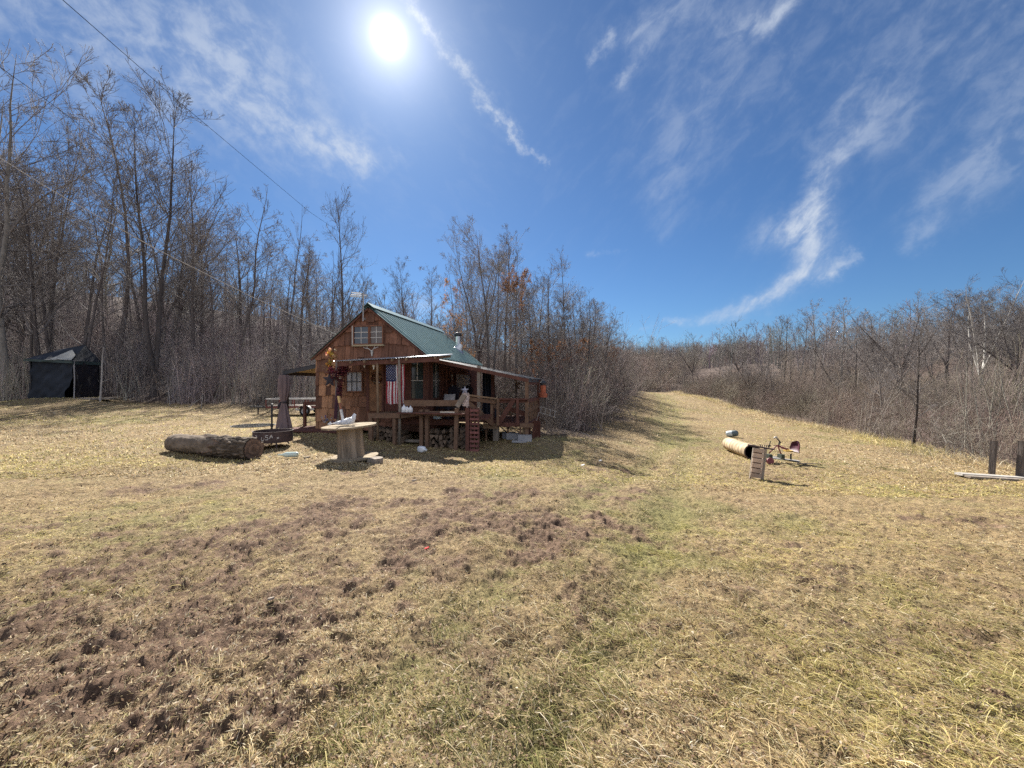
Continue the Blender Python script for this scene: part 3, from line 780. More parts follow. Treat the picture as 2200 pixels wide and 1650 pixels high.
# trees one can tell apart
NAMED = [
    # form, variant, base px, top py, depth, wide, lean, label, mat
    ('twin', 0, 16, 70, 25, 1.05, (.0, 0), 'tallest pale barked forked tree at the far left behind the dark tarp shelter', 'pale'),
    ('ragged', 0, 118, 300, 26.5, .8, (-.14, 0), 'slanting dark tree leaning left above the tarp shelter', None),
    ('pair', 0, 108, 165, 28, .7, (.0, 0), 'straight dark tree rising just behind the tarp shelter', None),
    ('pole', 0, 172, 330, 25.5, 1.0, (.10, 0), 'slim dark tree leaning right beside the tarp shelter', None),
    ('pole', 1, 250, 172, 29, 1.25, (.0, 0), 'slender wispy tree between the tarp shelter and the great twin tree', None),
    ('pair', 1, 332, 140, 26, 1.05, (.02, 0), 'great twin stemmed tree, broadest crown of the left wood', None),
    ('upright', 1, 418, 322, 30, .9, (.02, 0), 'dark tree just right of the great twin stemmed tree', None),
    ('pole', 2, 510, 385, 31, 1.2, (0, 0), 'narrow tree in the middle of the left wood with a feathery top', None),
    ('ragged', 1, 610, 440, 33, .7, (0, 0), 'spiky narrow tree standing above the left wood near the lean-to', None),
    ('upright', 2, 732, 402, 27, .72, (.0, 0), 'tall lone dark trunked tree behind the left roof slope of the cabin', None),
    ('upright', 3, 868, 552, 34, .95, (0, 0), 'round crowned bare tree behind the cabin ridge', None),
    ('pole', 3, 908, 572, 34, 1.3, (0, 0), 'slimmer bare tree beside the round crowned one behind the ridge', None),
    ('pole', 1, 806, 600, 36, 1.0, (0, 0), 'thin sapling behind the cabin peak', None),
    ('pair', 2, 1055, 450, 18.5, .95, (0, 0), 'tall full crowned tree behind the stovepipe', None),
    ('upright', 1, 1082, 476, 21.5, 1.0, (0, 0), 'bushy topped tree just right of the tall full crowned one', None),
    ('twin', 2, 1028, 492, 20.5, .9, (0, 0), 'fork stemmed tree just left of the tall full crowned one', None),
    ('upright', 2, 1185, 572, 25, 1.15, (0, 0), 'rounded tree on the left shoulder of the oval crowned one', None),
    ('pair', 1, 1258, 612, 27, 1.1, (0, 0), 'twin stemmed tree on the right shoulder of the oval crowned one', None),
    ('upright', 3, 1140, 610, 23, 1.1, (0, 0), 'middling tree over the porch between the two tall crowns', None),
    ('upright', 4, 1215, 535, 29, .85, (.02, 0), 'tall oval crowned tree right of the cabin', None),
    ('pole', 0, 1165, 600, 27, 1.4, (0, 0), 'thin tree between the full crowned and the oval crowned tree', None),
    ('ragged', 1, 1290, 655, 30, .9, (0, 0), 'short bushy tree above the thicket right of the cabin', None),
    ('upright', 0, 1340, 700, 36, .9, (0, 0), 'last small tree of the thicket where the field narrows', None),
    ('spreading', 0, 1492, 728, 62, 1.1, (0, 0), 'small rounded tree where the right wood begins beside the far field', None),
    ('spreading', 1, 1592, 712, 54, 1.2, (0, 0), 'domed tree rising over the far part of the right wood', None),
    ('upright', 2, 1685, 672, 40, 1.2, (0, 0), 'ragged dark tree in the right wood beyond the drum', None),
    ('upright', 3, 1750, 642, 38, 1.1, (0, 0), 'left one of two tall matching trees in the right wood', 'pale'),
    ('upright', 1, 1808, 638, 38, 1.25, (0, 0), 'right one of two tall matching trees in the right wood', 'pale'),
    ('spreading', 2, 1880, 672, 30, 1.3, (0, 0), 'low wide tree in the right wood behind the lone dark tree', None),
    ('upright', 4, 1962, 686, 13.9, 1.0, (0, 0), 'lone dark stemmed tree at the very edge of the brush on the right', 'dark'),
    ('spreading', 0, 1950, 648, 27, 1.25, (0, 0), 'wide many limbed tree left of the white limbed one', None),
    ('twin', 0, 2035, 612, 25, 1.25, (-.03, 0), 'upswept bare tree beside the white limbed one at right', None),
    ('spreading', 3, 2110, 596, 21, 1.15, (.0, 0), 'white limbed tree standing tallest at the far right', 'white'),
    ('twin', 1, 2185, 605, 19, 1.0, (.0, 0), 'bare tree at the right edge over the fence posts', None),
]
MK = {'pale': pale_bark, 'white': mat('white_bark', (0.50, 0.48, 0.44), rough=.8, var=.4, scale=2.2, bump=.4, attr=True), 'dark': mat('dark_bark', (0.055, 0.045, 0.04), rough=.9, var=.4, scale=5, stretch=(3, 3, .7), bump=.7), None: None}
NAMED_D = []
for n_, (form, i, px, top, d, wide, lean, label, mk) in enumerate(NAMED):
    tree_px('bare_tree', form, i, px, top, d, label, wide=wide, lean=lean, rz=px * .37, trunk_mat=MK[mk]); NAMED_D.append((px, d))

def crowd(n, pxr, dr, top_fn, label, group, forms, wide=(.8, 1.2), seed=1, clear_min=-1.0):
    rng = random.Random(seed); made = 0; tries = 0; spots = []
    while made < n and tries < n * 40:
        tries += 1
        d = dr[0] + (dr[1] - dr[0]) * rng.random(); px = rng.uniform(*pxr); x = (px - CX) / F * d
        if clear_sd(np.array([x]), np.array([d]))[0] > clear_min: continue
        if any((x - a) ** 2 + (d - b) ** 2 < 1.3 ** 2 for a, b in spots): continue
        spots.append((x, d))
        z = g(x, d) - .2; top = top_fn(px) + rng.uniform(-30, 60)
        H = max(4.0, EYE - (top - CY) / F * d - z)
        H = min(H, 22)
        f, i = rng.choice(forms)
        plant_tree('bare_tree', f, i, (x, d, z), H, label, group, rz=rng.uniform(0, 6.28), lean=(rng.gauss(0, .05), rng.gauss(0, .04)), wide=rng.uniform(*wide)); made += 1
def line(pts):
    xs = [p[0] for p in pts]; ys = [p[1] for p in pts]
    return lambda x: float(np.interp(x, xs, ys))
top_left = line([(-400, 250), (0, 300), (150, 380), (320, 400), (420, 430), (520, 455), (640, 500), (740, 560), (860, 640)])
top_mid = line([(880, 690), (960, 690), (1000, 610), (1100, 600), (1180, 610), (1260, 650), (1360, 720)])
top_right = line([(1380, 800), (1480, 785), (1600, 770), (1700, 750), (1800, 725), (1900, 712), (2050, 680), (2200, 655), (2500, 640)])
FL = [('pole', 0), ('pole', 1), ('pole', 2), ('pole', 3), ('upright', 0), ('upright', 1), ('upright', 2), ('ragged', 0), ('ragged', 1)]
crowd(72, (-260, 780), (25.5, 46), top_left, 'one of the crowded bare trees filling the wood on the left', 'bare trees of the left wood', FL, seed=3)
crowd(12, (780, 980), (30, 48), line([(780, 640), (980, 700)]), 'one of the low bare trees behind the cabin roof', 'bare trees behind the cabin', FL, seed=5)
crowd(46, (975, 1350), (20, 40), top_mid, 'one of the bare stems crowding the thicket right of the cabin', 'bare trees right of the cabin', FL, wide=(.9, 1.4), seed=6)
FR = FL + [('spreading', 0), ('spreading', 1), ('spreading', 2), ('upright', 4)]
crowd(100, (1440, 2300), (19, 70), top_right, 'one of the many bare trees massed in the right wood', 'bare trees of the right wood', FR, wide=(1.0, 1.5), seed=7, clear_min=-2.2)

crowd(26, (1366, 1475), (62, 95), line([(1366, 795), (1475, 785)]), 'one of the far small trees closing the end of the field', 'trees at the end of the field', FL, wide=(1.0, 1.5), seed=9, clear_min=-.3)
# ---- far wood on the hills: one mass of thin stems and crowns
def far_wood():
    rng = np.random.default_rng(17); V_, Q_, C_ = [], [], []; b = 0
    var = []
    for k in range(6):
        r2 = np.random.default_rng(100 + k)
        T = trunk_strand(r2, 11, .14, r2.normal(0, .04, 2), 6, .05)
        B1 = grow(r2, T, np.array([20]), .25, .97, .7, lambda t: .30 * (1.1 - t * .7), 3, .5, .14, .5, .02)
        B2 = grow(r2, B1, 5.0, .2, .98, .7, lambda t: .5, 2, .3, .16, .6, .014)
        vs_ = []; qs_ = []; bb = 0
        for s, kk in ((T, 5), (B1, 3), (B2, 3)):
            v, q = tubes(s, kk); vs_.append(v); qs_.append(q + bb); bb += len(v)
        var.append((np.concatenate(vs_), np.concatenate(qs_)))
    spots = []
    for d0, d1, a0, a1, n in ((92, 250, 1200, 1640, 1150), (44, 130, -300, 1000, 480), (50, 170, 1560, 2600, 520)):
        d = rng.uniform(d0, d1, n); px = rng.uniform(a0, a1, n); x = (px - CX) / F * d
        sd = clear_sd(x, d); k = sd < -1.5; spots.append(np.stack([x[k], d[k]], 1))
    spots = np.concatenate(spots); z = G(spots[:, 0], spots[:, 1])
    for (x, y), zz in zip(spots, z):
        v, q = var[rng.integers(6)]; a = rng.uniform(0, 6.28); s = rng.uniform(.45, .85); ca, sa = math.cos(a) * s * 1.2, math.sin(a) * s * 1.2
        w = np.stack([v[:, 0] * ca - v[:, 1] * sa + x, v[:, 0] * sa + v[:, 1] * ca + y, v[:, 2] * s + zz - .2], 1)
        V_.append(w); Q_.append(q + b); b += len(v); C_.append(np.repeat((rng.uniform(.8, 1.25, 3) * rng.uniform(.8, 1.2))[None] * .5 + .5, len(v), 0))
    me = np_mesh('distant_wood', np.concatenate(V_), [np.concatenate(Q_)], np.concatenate(C_))
    o = link_mesh('distant_wood', me, twig); tag(o, 'far bare wood covering the hills behind the field and cabin', 'woodland', kind='stuff')
far_wood()

# ---- brush: tangled canes and briars along the wood edges
def clump(seed, h, n, arch, spread):
    rng = np.random.default_rng(seed)
    base = rng.normal(0, spread, (n, 2)); pts = np.zeros((n, 6, 3)); pts[:, 0, :2] = base
    d = np.concatenate([rng.normal(0, .35, (n, 2)), np.ones((n, 1))], 1); d /= np.linalg.norm(d, axis=1, keepdims=True)
    L_ = h * rng.uniform(.5, 1.2, n); bend_ = rng.uniform(0, arch, n)
    side = rng.normal(size=(n, 3)); side[:, 2] = -.6
    for s in range(5):
        d = d + side * (bend_ * .10 * s)[:, None] + rng.normal(0, .10, (n, 3)); d /= np.linalg.norm(d, axis=1, keepdims=True)
        pts[:, s + 1] = pts[:, s] + d * (L_ / 5)[:, None]
    pts[:, :, 2] = np.maximum(pts[:, :, 2], .03)
    r = np.maximum(.0085 * (1 - np.linspace(0, 1, 6))[None] * rng.uniform(.6, 1.4, n)[:, None], .0035)
    A = (pts, r)
    B = grow(rng, A, 3.4, .25, .98, .62, lambda t: .42, 3, .25, .16, .7, .0038)
    C = grow(rng, B, 1.8, .2, .98, .65, lambda t: .55, 2, .1, .2, .7, .0032)
    V_, Q_, b = [], [], 0
    for s, k in ((A, 3), (B, 3), (C, 3)):
        v, q = tubes(s, k); V_.append(v); Q_.append(q + b); b += len(v)
    return np.concatenate(V_), np.concatenate(Q_)
CL = [clump(40 + k, 1.9, 34, 1.4, .45) for k in range(4)] + [clump(50 + k, 3.4, 24, .35, .60) for k in range(3)]
def cane_clump(seed):
    rng = np.random.default_rng(seed); n = 15
    pts = np.zeros((n, 6, 3)); pts[:, 0, :2] = rng.normal(0, .5, (n, 2)); d = np.concatenate([rng.normal(0, .17, (n, 2)), np.ones((n, 1))], 1); L_ = rng.uniform(1.3, 3.4, n)
    for s_ in range(5):
        d = d + rng.normal(0, .05, (n, 3)); d /= np.linalg.norm(d, axis=1, keepdims=True); pts[:, s_ + 1] = pts[:, s_] + d * (L_ / 5)[:, None]
    r = .013 * (1 - np.linspace(0, 1, 6))[None] * rng.uniform(.6, 1.4, n)[:, None] + .004
    A = (pts, r); B = grow(rng, A, 2.0, .35, .95, .5, lambda t: .30, 3, .5, .1, .6, .0045)
    v, q = tubes(A, 4); v2, q2 = tubes(B, 3); return np.concatenate([v, v2]), np.concatenate([q, q2 + len(v)])
CL += [cane_clump(70 + k) for k in range(4)]
def brush(name, label, spots, tint, leaf=0.0, seed=0):
    rng = np.random.default_rng(seed); V_, Q_, C_ = [], [], []; b = 0
    for x, y, s, kind in spots:
        v, q = CL[kind]; a = rng.uniform(0, 6.28); ca, sa = math.cos(a) * s, math.sin(a) * s
        hs = s * rng.uniform(.8, 1.25)
        w = np.stack([v[:, 0] * ca - v[:, 1] * sa + x, v[:, 0] * sa + v[:, 1] * ca + y, v[:, 2] * hs + g(x, y) - .05], 1)
        V_.append(w); Q_.append(q + b); b += len(v)
        c = np.array(tint) * rng.uniform(.40, 1.40) if kind < 7 else np.array([1.0, .95, .86]) * rng.uniform(.9, 2.3); c = c * rng.uniform(.92, 1.08, 3)
        C_.append(np.repeat(c[None], len(v), 0))
    me = np_mesh(name, np.concatenate(V_), [np.concatenate(Q_)], np.concatenate(C_))
    o = link_mesh(name, me, twig); return tag(o, label, 'brush', kind='stuff')
def edge_spots(i0, i1, step, depth, rows, s0, s1, seed, start=.4, kinds=(0, 1, 2, 3)):
    rng = random.Random(seed); out = []
    for i in range(i0, i1):
        a, b = CLEAR[i], CLEAR[i + 1]; l = np.hypot(*(b - a)); nrm = np.array([-(b - a)[1], (b - a)[0]]) / l   # outward: polygon runs clockwise seen from above
        m = max(1, int(l / step))
        for r in range(rows):
            for j in range(m):
                t = (j + rng.random()) / m; off = start + depth * r / max(rows - 1, 1) + rng.gauss(0, .35)
                p = a + (b - a) * t + nrm * off
                if clear_sd(p[0:1], p[1:2])[0] > -.15: continue
                grow_ = .75 + .25 * min(r / 2, 1.6)
                out.append((p[0], p[1], rng.uniform(s0, s1) * grow_, rng.choice(kinds)))
    return out
sp_left = edge_spots(0, 6, 1.1, 9, 6, .7, 1.3, 1, kinds=(0, 1, 2, 3, 0, 1, 2, 3, 4, 5, 6)) 
sp_left = [s for s in sp_left if not (abs(s[0] - P(140, 860, 23)[0]) < 2.6 and s[1] < 25.4)]
def back_spots(n, pxr, dr, s0, s1, seed, off=-1.5):
    rng = random.Random(seed); out = []
    while len(out) < n:
        d = rng.uniform(*dr); px = rng.uniform(*pxr); x = (px - CX) / F * d
        if clear_sd(np.array([x]), np.array([d]))[0] > off: continue
        out.append((x, d, rng.uniform(s0, s1), rng.choice((4, 5, 6, 0, 1, 2, 3))))
    return out
def canes(i0, i1, n, seed, dist):
    rng = random.Random(seed); out = []
    while len(out) < n:
        i = rng.randrange(i0, i1); a, b = CLEAR[i], CLEAR[i + 1]; l = np.hypot(*(b - a)); nr = np.array([-(b - a)[1], (b - a)[0]]) / l
        p = a + (b - a) * rng.random() + nr * (.1 + rng.random() ** 1.5 * dist)
        if clear_sd(p[0:1], p[1:2])[0] < .1: out.append((p[0], p[1], rng.uniform(.6, 1.15), rng.choice((7, 8, 9, 10))))
    return out
sp_left = [q for q in sp_left if random.random() < .62]
sp_left += [q for q in canes(1, 6, 60, 41, 4) if not (abs(q[0] - P(130, 860, 23)[0]) < 2.4 and q[1] < 25.4)]
sp_left += [q for q in back_spots(470, (-260, 960), (25, 58), .8, 1.5, 31) if not (abs(q[0] - P(140, 860, 23)[0]) < 2.8 and q[1] < 26)]
brush('left_brush', 'grey tangle of leafless undergrowth along the left wood', sp_left, (.96, .92, .96), seed=2)
sp_mid = edge_spots(6, 13, .95, 6, 6, .5, 1.05, 3, kinds=(0, 1, 2, 3, 4, 5, 6))
sp_mid += back_spots(120, (960, 1360), (18, 42), .7, 1.25, 33)
sp_mid += canes(6, 13, 14, 43, 3)
brush('thicket', 'dense leafless briar thicket right of the cabin', sp_mid, (.98, .90, .85), seed=4)
sp_right = edge_spots(13, 21, .85, 7, 7, .5, .95, 5, kinds=(0, 1, 2, 3, 0, 1, 2, 3, 0, 1, 2, 5))
sp_right += back_spots(260, (1420, 2420), (15, 60), .6, 1.1, 35, -2.5)
sp_right += canes(13, 21, 12, 45, 6)
sp_right += back_spots(150, (1345, 1500), (62, 120), 1.0, 1.7, 37, -.4)
brush('right_brush', 'brown tangle of arching briars along the right edge of the field', sp_right, (1.32, 1.20, 1.04), seed=6)

# ---- brown leaves still clinging: oaks and vines right of the cabin
def leaf_cloud(name, pts, size, pal, seed, parent=None, matn='clinging_leaf'):
    rng = np.random.default_rng(seed); n = len(pts)
    s = rng.uniform(.5, 1.2, n)[:, None] * size; u = rng.normal(size=(n, 3)); u /= np.linalg.norm(u, axis=1, keepdims=True)
    w = np.cross(u, rng.normal(size=(n, 3))); w /= np.linalg.norm(w, axis=1, keepdims=True); up = np.cross(u, w)
    v = np.stack([pts - u * s, pts - w * s * .55 + up * s * .2, pts + u * s, pts + w * s * .55 + up * s * .2, pts], 1)
    ids = np.arange(n)[:, None] * 5
    tr = np.concatenate([np.concatenate([ids + a, ids + b, ids + 4], 1) for a, b in ((0, 1), (1, 2), (2, 3), (3, 0))])
    c = np.array(pal)[rng.integers(0, len(pal), n)] * rng.uniform(.7, 1.2, n)[:, None]
    me = np_mesh(name, v.reshape(-1, 3), [tr], np.repeat(c, 5, 0))
    if matn not in MATS: MATS[matn] = translucent_attr(matn, .4)
    return link_mesh(name, me, MATS[matn], parent)
RUST = [(.30, .13, .055), (.24, .11, .05), (.36, .18, .08), (.20, .10, .06)]
def leafy(px, top, d, label, form, i, n, lo, hi, size=.085, wide=.6, pal=RUST):
    o = tree_px('leafy_tree', form, i, px, top, d, label, wide=wide, rz=px * .1)
    _, _, h, (B2, B3) = proto(form, i)
    rng = np.random.default_rng(int(px)); pts = B3[0].reshape(-1, 3); k = (pts[:, 2] / h > lo) & (pts[:, 2] / h < hi); pts = pts[k]
    # clumps: keep leaves round some random centres only
    cen = pts[rng.integers(0, len(pts), 110)]
    dist = np.min(np.linalg.norm(pts[:, None] - cen[None], axis=2), 1); pts = pts[dist < .55]
    pts = pts[rng.integers(0, len(pts), n)] + rng.normal(0, .10, (n, 3))
    leaf_cloud('leaves', pts, size * .52 / o.scale.z, pal, int(px), o)
OR = [(.42, .20, .06), (.33, .15, .06), (.48, .26, .10)]
leafy(1003, 555, 18, 'slender tree hung with orange brown leaves behind the stovepipe', 'ragged', 0, 1500, .25, .9, wide=.5, pal=OR)
leafy(1108, 545, 16.0, 'narrow tree thick with dry vine leaves right of the tallest one', 'ragged', 2, 2600, .2, .92, wide=.55, pal=[(.25, .13, .08), (.30, .17, .10), (.20, .11, .07)])
leafy(1238, 690, 22, 'low oak keeping its rusty leaves in the thicket', 'spreading', 1, 2200, .2, .8, wide=.8)
leafy(1150, 700, 20, 'small oak with rusty leaves close behind the porch', 'spreading', 2, 1700, .2, .85, wide=.75)
leafy(1315, 735, 30, 'small rusty leaved oak near the end of the thicket', 'spreading', 3, 1300, .2, .9, wide=.8)
# ------------------------------------------------------------------ the cabin
TH = math.radians(-11); OX, OY = -2.648, 12.3
UX, UY = math.cos(TH), math.sin(TH)            # along the front wall, left to right
VX, VY = -math.sin(TH), math.cos(TH)           # from the front wall towards the back
def cfy(px, py, c):
    """point of the plane 'c metres behind the front wall' seen at (px,py), in cabin axes"""
    a = (px - CX) / F; b = -(py - CY) / F
    d = (c + VX * OX + VY * OY) / (VX * a + VY)
    x, y = a * d - OX, d - OY
    return Vector((x * UX + y * UY, c, EYE + b * d))
def cfx(px, py, c):
    a = (px - CX) / F; b = -(py - CY) / F
    d = (c + UX * OX + UY * OY) / (UX * a + UY)
    x, y = a * d - OX, d - OY
    return Vector((c, x * VX + y * VY, EYE + b * d))
def cab_w(p): return Vector((OX + p[0] * UX + p[1] * VX, OY + p[0] * UY + p[1] * VY, p[2]))
def gl(lx, ly):
    w = cab_w((lx, ly, 0)); return g(w.x, w.y)
HOLES.append([tuple(cab_w((a, b, 0))[:2]) for a, b in ((-3.8, .1), (.0, .1), (.0, -1.0), (1.3, -1.0), (1.3, .4), (3.1, .4), (3.1, 2.6), (0, 2.6), (0, 6), (-3.8, 6))])

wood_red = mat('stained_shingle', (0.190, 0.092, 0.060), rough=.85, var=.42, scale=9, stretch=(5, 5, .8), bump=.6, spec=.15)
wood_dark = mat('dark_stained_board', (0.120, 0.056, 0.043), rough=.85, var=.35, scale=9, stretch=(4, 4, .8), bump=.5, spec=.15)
wood_brown = mat('brown_lumber', (0.165, 0.102, 0.068), rough=.85, var=.35, scale=8, stretch=(2, 2, 2), bump=.4, spec=.15)
wood_tan = mat('tan_lumber', (0.22, 0.150, 0.095), rough=.85, var=.3, scale=8, stretch=(2, 2, 2), bump=.4, spec=.15)
wood_grey = mat('weathered_wood', (0.235, 0.200, 0.165), rough=.9, var=.45, scale=8, stretch=(5, 5, .7), bump=.6, spec=.15)
osb = mat('strand_board', (0.205, 0.105, 0.055), rough=.85, var=.5, scale=26, bump=.3)
green_tin = mat('green_tin', (0.150, 0.228, 0.218), rough=.38, var=.14, scale=3, bump=.05, metal=.35, spec=.5)
zinc = mat('galvanised_tin', (0.55, 0.56, 0.57), rough=.35, var=.15, scale=5, bump=.05, metal=.8, spec=.5)
black_tin = mat('blackened_tin', (0.035, 0.036, 0.042), rough=.55, var=.3, scale=5, bump=.1, spec=.4)
grey_trim = mat('pale_trim', (0.46, 0.44, 0.41), rough=.6, var=.2, scale=8, bump=.1)
glass = mat('window_glass', (0.030, 0.038, 0.050), rough=.06, var=.3, scale=2, bump=.02, spec=.8, attr=False)
glass_brown = mat('dusty_glass', (0.115, 0.090, 0.075), rough=.2, var=.3, scale=3, bump=.02, spec=.6, attr=False)
glass_green = mat('dim_glass', (0.042, 0.055, 0.052), rough=.12, var=.4, scale=3, bump=.02, spec=.7, attr=False)
cloth_white = mat('white_cloth', (0.62, 0.62, 0.60), rough=.9, var=.12, scale=4, bump=.1)
cab = empty('cabin', (OX, OY, 0), 'small shingled cabin with green tin roof, porch and lean-to', 'cabin', rz=TH)
def part(mb, name, m, parent=None, smooth=False):
    return mb.build(name, m, cab if parent is None else parent, smooth=smooth)
def clip_poly(poly, clip):
    out = poly
    for i in range(len(clip)):
        a = clip[i]; b = clip[(i + 1) % len(clip)]; nxt = []
        def ins(p): return (b[0] - a[0]) * (p[1] - a[1]) - (b[1] - a[1]) * (p[0] - a[0]) >= -1e-9
        for j in range(len(out)):
            p = out[j]; q = out[(j + 1) % len(out)]
            if ins(p): nxt.append(p)
            if ins(p) != ins(q):
                d1 = (b[0] - a[0]) * (p[1] - a[1]) - (b[1] - a[1]) * (p[0] - a[0]); d2 = (b[0] - a[0]) * (q[1] - a[1]) - (b[1] - a[1]) * (q[0] - a[0])
                t = d1 / (d1 - d2); nxt.append((p[0] + (q[0] - p[0]) * t, p[1] + (q[1] - p[1]) * t))
        out = nxt
        if len(out) < 3: return []
    return out
W_, LEN, EAVE, APEX = 3.86, 6.05, 2.50, 4.02
XL, XM = -W_, -W_ / 2
random.seed(5)
# front gable: rough shingles of uneven width and length, each a thin slab of its own
mb = MB(); gable = [(XL, .12), (0, .12), (0, EAVE), (XM, APEX), (XL, EAVE)]
mb.col = (.6, .6, .6); mb.prism(gable, lambda a, b, t: (a, t, b), .02, .10)
z = .05; row = 0
while z < APEX:
    hh = random.uniform(.30, .44); x = XL - random.uniform(0, .2)
    while x < 0:
        w = random.uniform(.10, .30)
        lowz = z - random.uniform(0, .09); top = z + hh + .06
        pl = clip_poly([(x + .004, lowz + random.uniform(-.015, .015)), (x + w - .004, lowz + random.uniform(-.015, .015)), (x + w - .004, top), (x + .004, top)], gable)
        if pl:
            cx = x + w / 2; s = random.uniform(.70, 1.22)
            left = max(0, min(1, (-1.9 - cx) / 1.4)) * max(0, min(1, (2.6 - z) / .8))   # lighter towards the lower left
            mb.col = (s * (1 + .95 * left), s * (1 + 1.15 * left), s * (1 + .85 * left)) if random.random() < .8 else (s * .8, s * .85, s * .9)
            th = .012 + random.uniform(0, .022) 
            mb.prism(pl, lambda a, b, t, zz=z, h_=hh: (a, t if t > 0 else t - .040 * max(0, 1 - (b - zz) / h_), b), -th, .015)
        x += w
    z += hh; row += 1
part(mb, 'front_wall', wood_red)
# right side wall: upright boards; plain left and back walls
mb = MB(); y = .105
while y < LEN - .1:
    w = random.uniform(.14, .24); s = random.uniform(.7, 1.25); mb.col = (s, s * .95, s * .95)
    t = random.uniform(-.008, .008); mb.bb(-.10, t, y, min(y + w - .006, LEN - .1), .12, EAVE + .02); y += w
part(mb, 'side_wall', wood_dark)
mb = MB(); y = .105
while y < LEN - .1:
    w = random.uniform(.14, .24); s = random.uniform(.7, 1.25); mb.col = (s, s, s); mb.bb(XL + random.uniform(-.006, .006), XL + .10, y, min(y + w - .006, LEN - .1), .12, EAVE + .02); y += w
part(mb, 'side_wall', wood_red)
mb = MB(); mb.prism(gable, lambda a, b, t: (a, t, b), LEN - .095, LEN); part(mb, 'back_wall', wood_dark)
# roof: two ribbed sheets, ridge cap
sl = (APEX - EAVE) / (W_ / 2)
def roof_sheet(mb, xa, za, xb, zb, y0, y1, pitch=.28, rib=.05, thick=.004):
    """corrugated sheet between two parallel edges, ribs running from a to b"""
    n = int((y1 - y0) / pitch); pr = []
    for i in range(n):
        yy = y0 + i * pitch; s = pitch / .19
        pr += [(yy, 0), (yy + .10 * s, 0), (yy + .12 * s, rib), (yy + .155 * s, rib), (yy + .175 * s, 0)]
    pr.append((y0 + n * pitch, 0)); d = Vector((xb - xa, 0, zb - za)).normalized(); nn = Vector((-d.z, 0, d.x));
    if nn.z < 0: nn = -nn
    vs_ = []; k = len(pr)
    for off in (0, -thick):
        for (xx, zz) in ((xa, za), (xb, zb)):
            for yy, h in pr: vs_.append(Vector((xx, yy, zz)) + nn * (h + off))
    fs = []
    for i in range(k - 1):
        fs += [(i, i + 1, k + i + 1, k + i), (2 * k + i, 3 * k + i, 3 * k + i + 1, 2 * k + i + 1), (i, 2 * k + i, 2 * k + i + 1, i + 1), (k + i, k + i + 1, 3 * k + i + 1, 3 * k + i)]
    fs += [(0, k, 3 * k, 2 * k), (k - 1, 3 * k - 1, 4 * k - 1, 2 * k - 1)]
    mb.add(vs_, fs)
RZ = APEX + .055
mb = MB(); roof_sheet(mb, XM, RZ, .16, RZ - sl * (.16 - XM), -.14, LEN + .12); roof_sheet(mb, XM, RZ, XL - .16, RZ - sl * (.16 - XM), -.14, LEN + .12)
roof = part(mb, 'roof', green_tin)
mb = MB(); mb.beam((XM + .10, -.16, RZ - .02), (XM + .10, LEN + .14, RZ - .02), .26, .012, roll_up=(sl, 0, 1)); mb.beam((XM - .10, -.16, RZ - .02), (XM - .10, LEN + .14, RZ - .02), .26, .012, roll_up=(-sl, 0, 1))
for v in range(len(mb.v)): mb.v[v] = (mb.v[v][0], mb.v[v][1], mb.v[v][2] + .040)
mb.build('ridge_cap', green_tin, roof)
mb = MB()
for s in (1, -1):
    mb.beam((XM + s * .02, -.10, APEX - .03), (XM + s * (W_ / 2 + .14), -.10, APEX - .03 - sl * (W_ / 2 + .12)), .025, .05)
mb.build('rake_board', wood_dark, roof)
# windows
def window(name_, p0, p1, plane, cols, rows, gm, fm, axis='y', sill=True, curtain=None, fw=.035, mid=None, off=0.092):
    """p0,p1: lower-left and upper-right in the wall plane; proud of the shingles"""
    (a0, z0), (a1, z1) = p0, p1
    def bar(mb, a, b, c, d, o0, o1):
        if axis == 'y': mb.bb(a, b, plane - o1, plane - o0, c, d)
        else: mb.bb(plane + o0, plane + o1, a, b, c, d)
    mb = MB(); bar(mb, a0 - fw, a1 + fw, z1 + .001, z1 + fw, .0, off + .035); bar(mb, a0 - fw, a1 + fw, z0 - fw, z0 - .001, .0, off + .035); bar(mb, a0 - fw, a0 - .001, z0, z1, .0, off + .03); bar(mb, a1 + .001, a1 + fw, z0, z1, .0, off + .03)
    w = part(mb, 'window', fm)
    mb = MB(); bar(mb, a0, a1, z0, z1, .002, off); mb.build('pane', gm, w)
    mb = MB(); mw = .022
    for i in range(1, cols): x = a0 + (a1 - a0) * i / cols; bar(mb, x - mw / 2, x + mw / 2, z0, z1, off + .001, off + .014)
    for i in range(1, rows): zz = z0 + (z1 - z0) * i / rows; bar(mb, a0, a1, zz - mw / 2, zz + mw / 2, off + .002, off + .0165)
    if cols * rows > 1: mb.build('glazing_bars', mid or fm, w)
    if sill:
        mb = MB(); bar(mb, a0 - .08, a1 + .08, z0 - fw - .035, z0 - fw - .001, .0, off + .07); mb.build('sill', fm, w)
    return w
def rect(pa, pb, c): a = cfy(*pa, c); b = cfy(*pb, c); return (min(a.x, b.x), min(a.z, b.z)), (max(a.x, b.x), max(a.z, b.z))
tan_trim = mat('yellowed_trim', (0.36, 0.29, 0.18), rough=.7, var=.3, scale=8, bump=.2)
p0, p1 = rect((763, 739), (793, 702), -.05); w1 = window('w', p0, p1, 0, 2, 3, glass, wood_red, mid=grey_trim, sill=False)
p0b, p1b = rect((798, 737), (823, 701), -.05); w2 = window('w', (p0b[0], p0[1]), (p1b[0], p1[1]), 0, 2, 3, glass_brown, wood_red, mid=grey_trim, sill=False)
mb = MB(); mb.bb(p0[0] - .06, p1b[0] + .06, -.15, -.002, p0[1] - .085, p0[1] - .038); mb.build('sill', tan_trim, w1)
mb = MB(); mb.bb(p0[0] - .075, p0[0] - .037, -.12, -.002, p0[1] - .036, p1[1] + .035); mb.build('side_trim', grey_trim, w1)
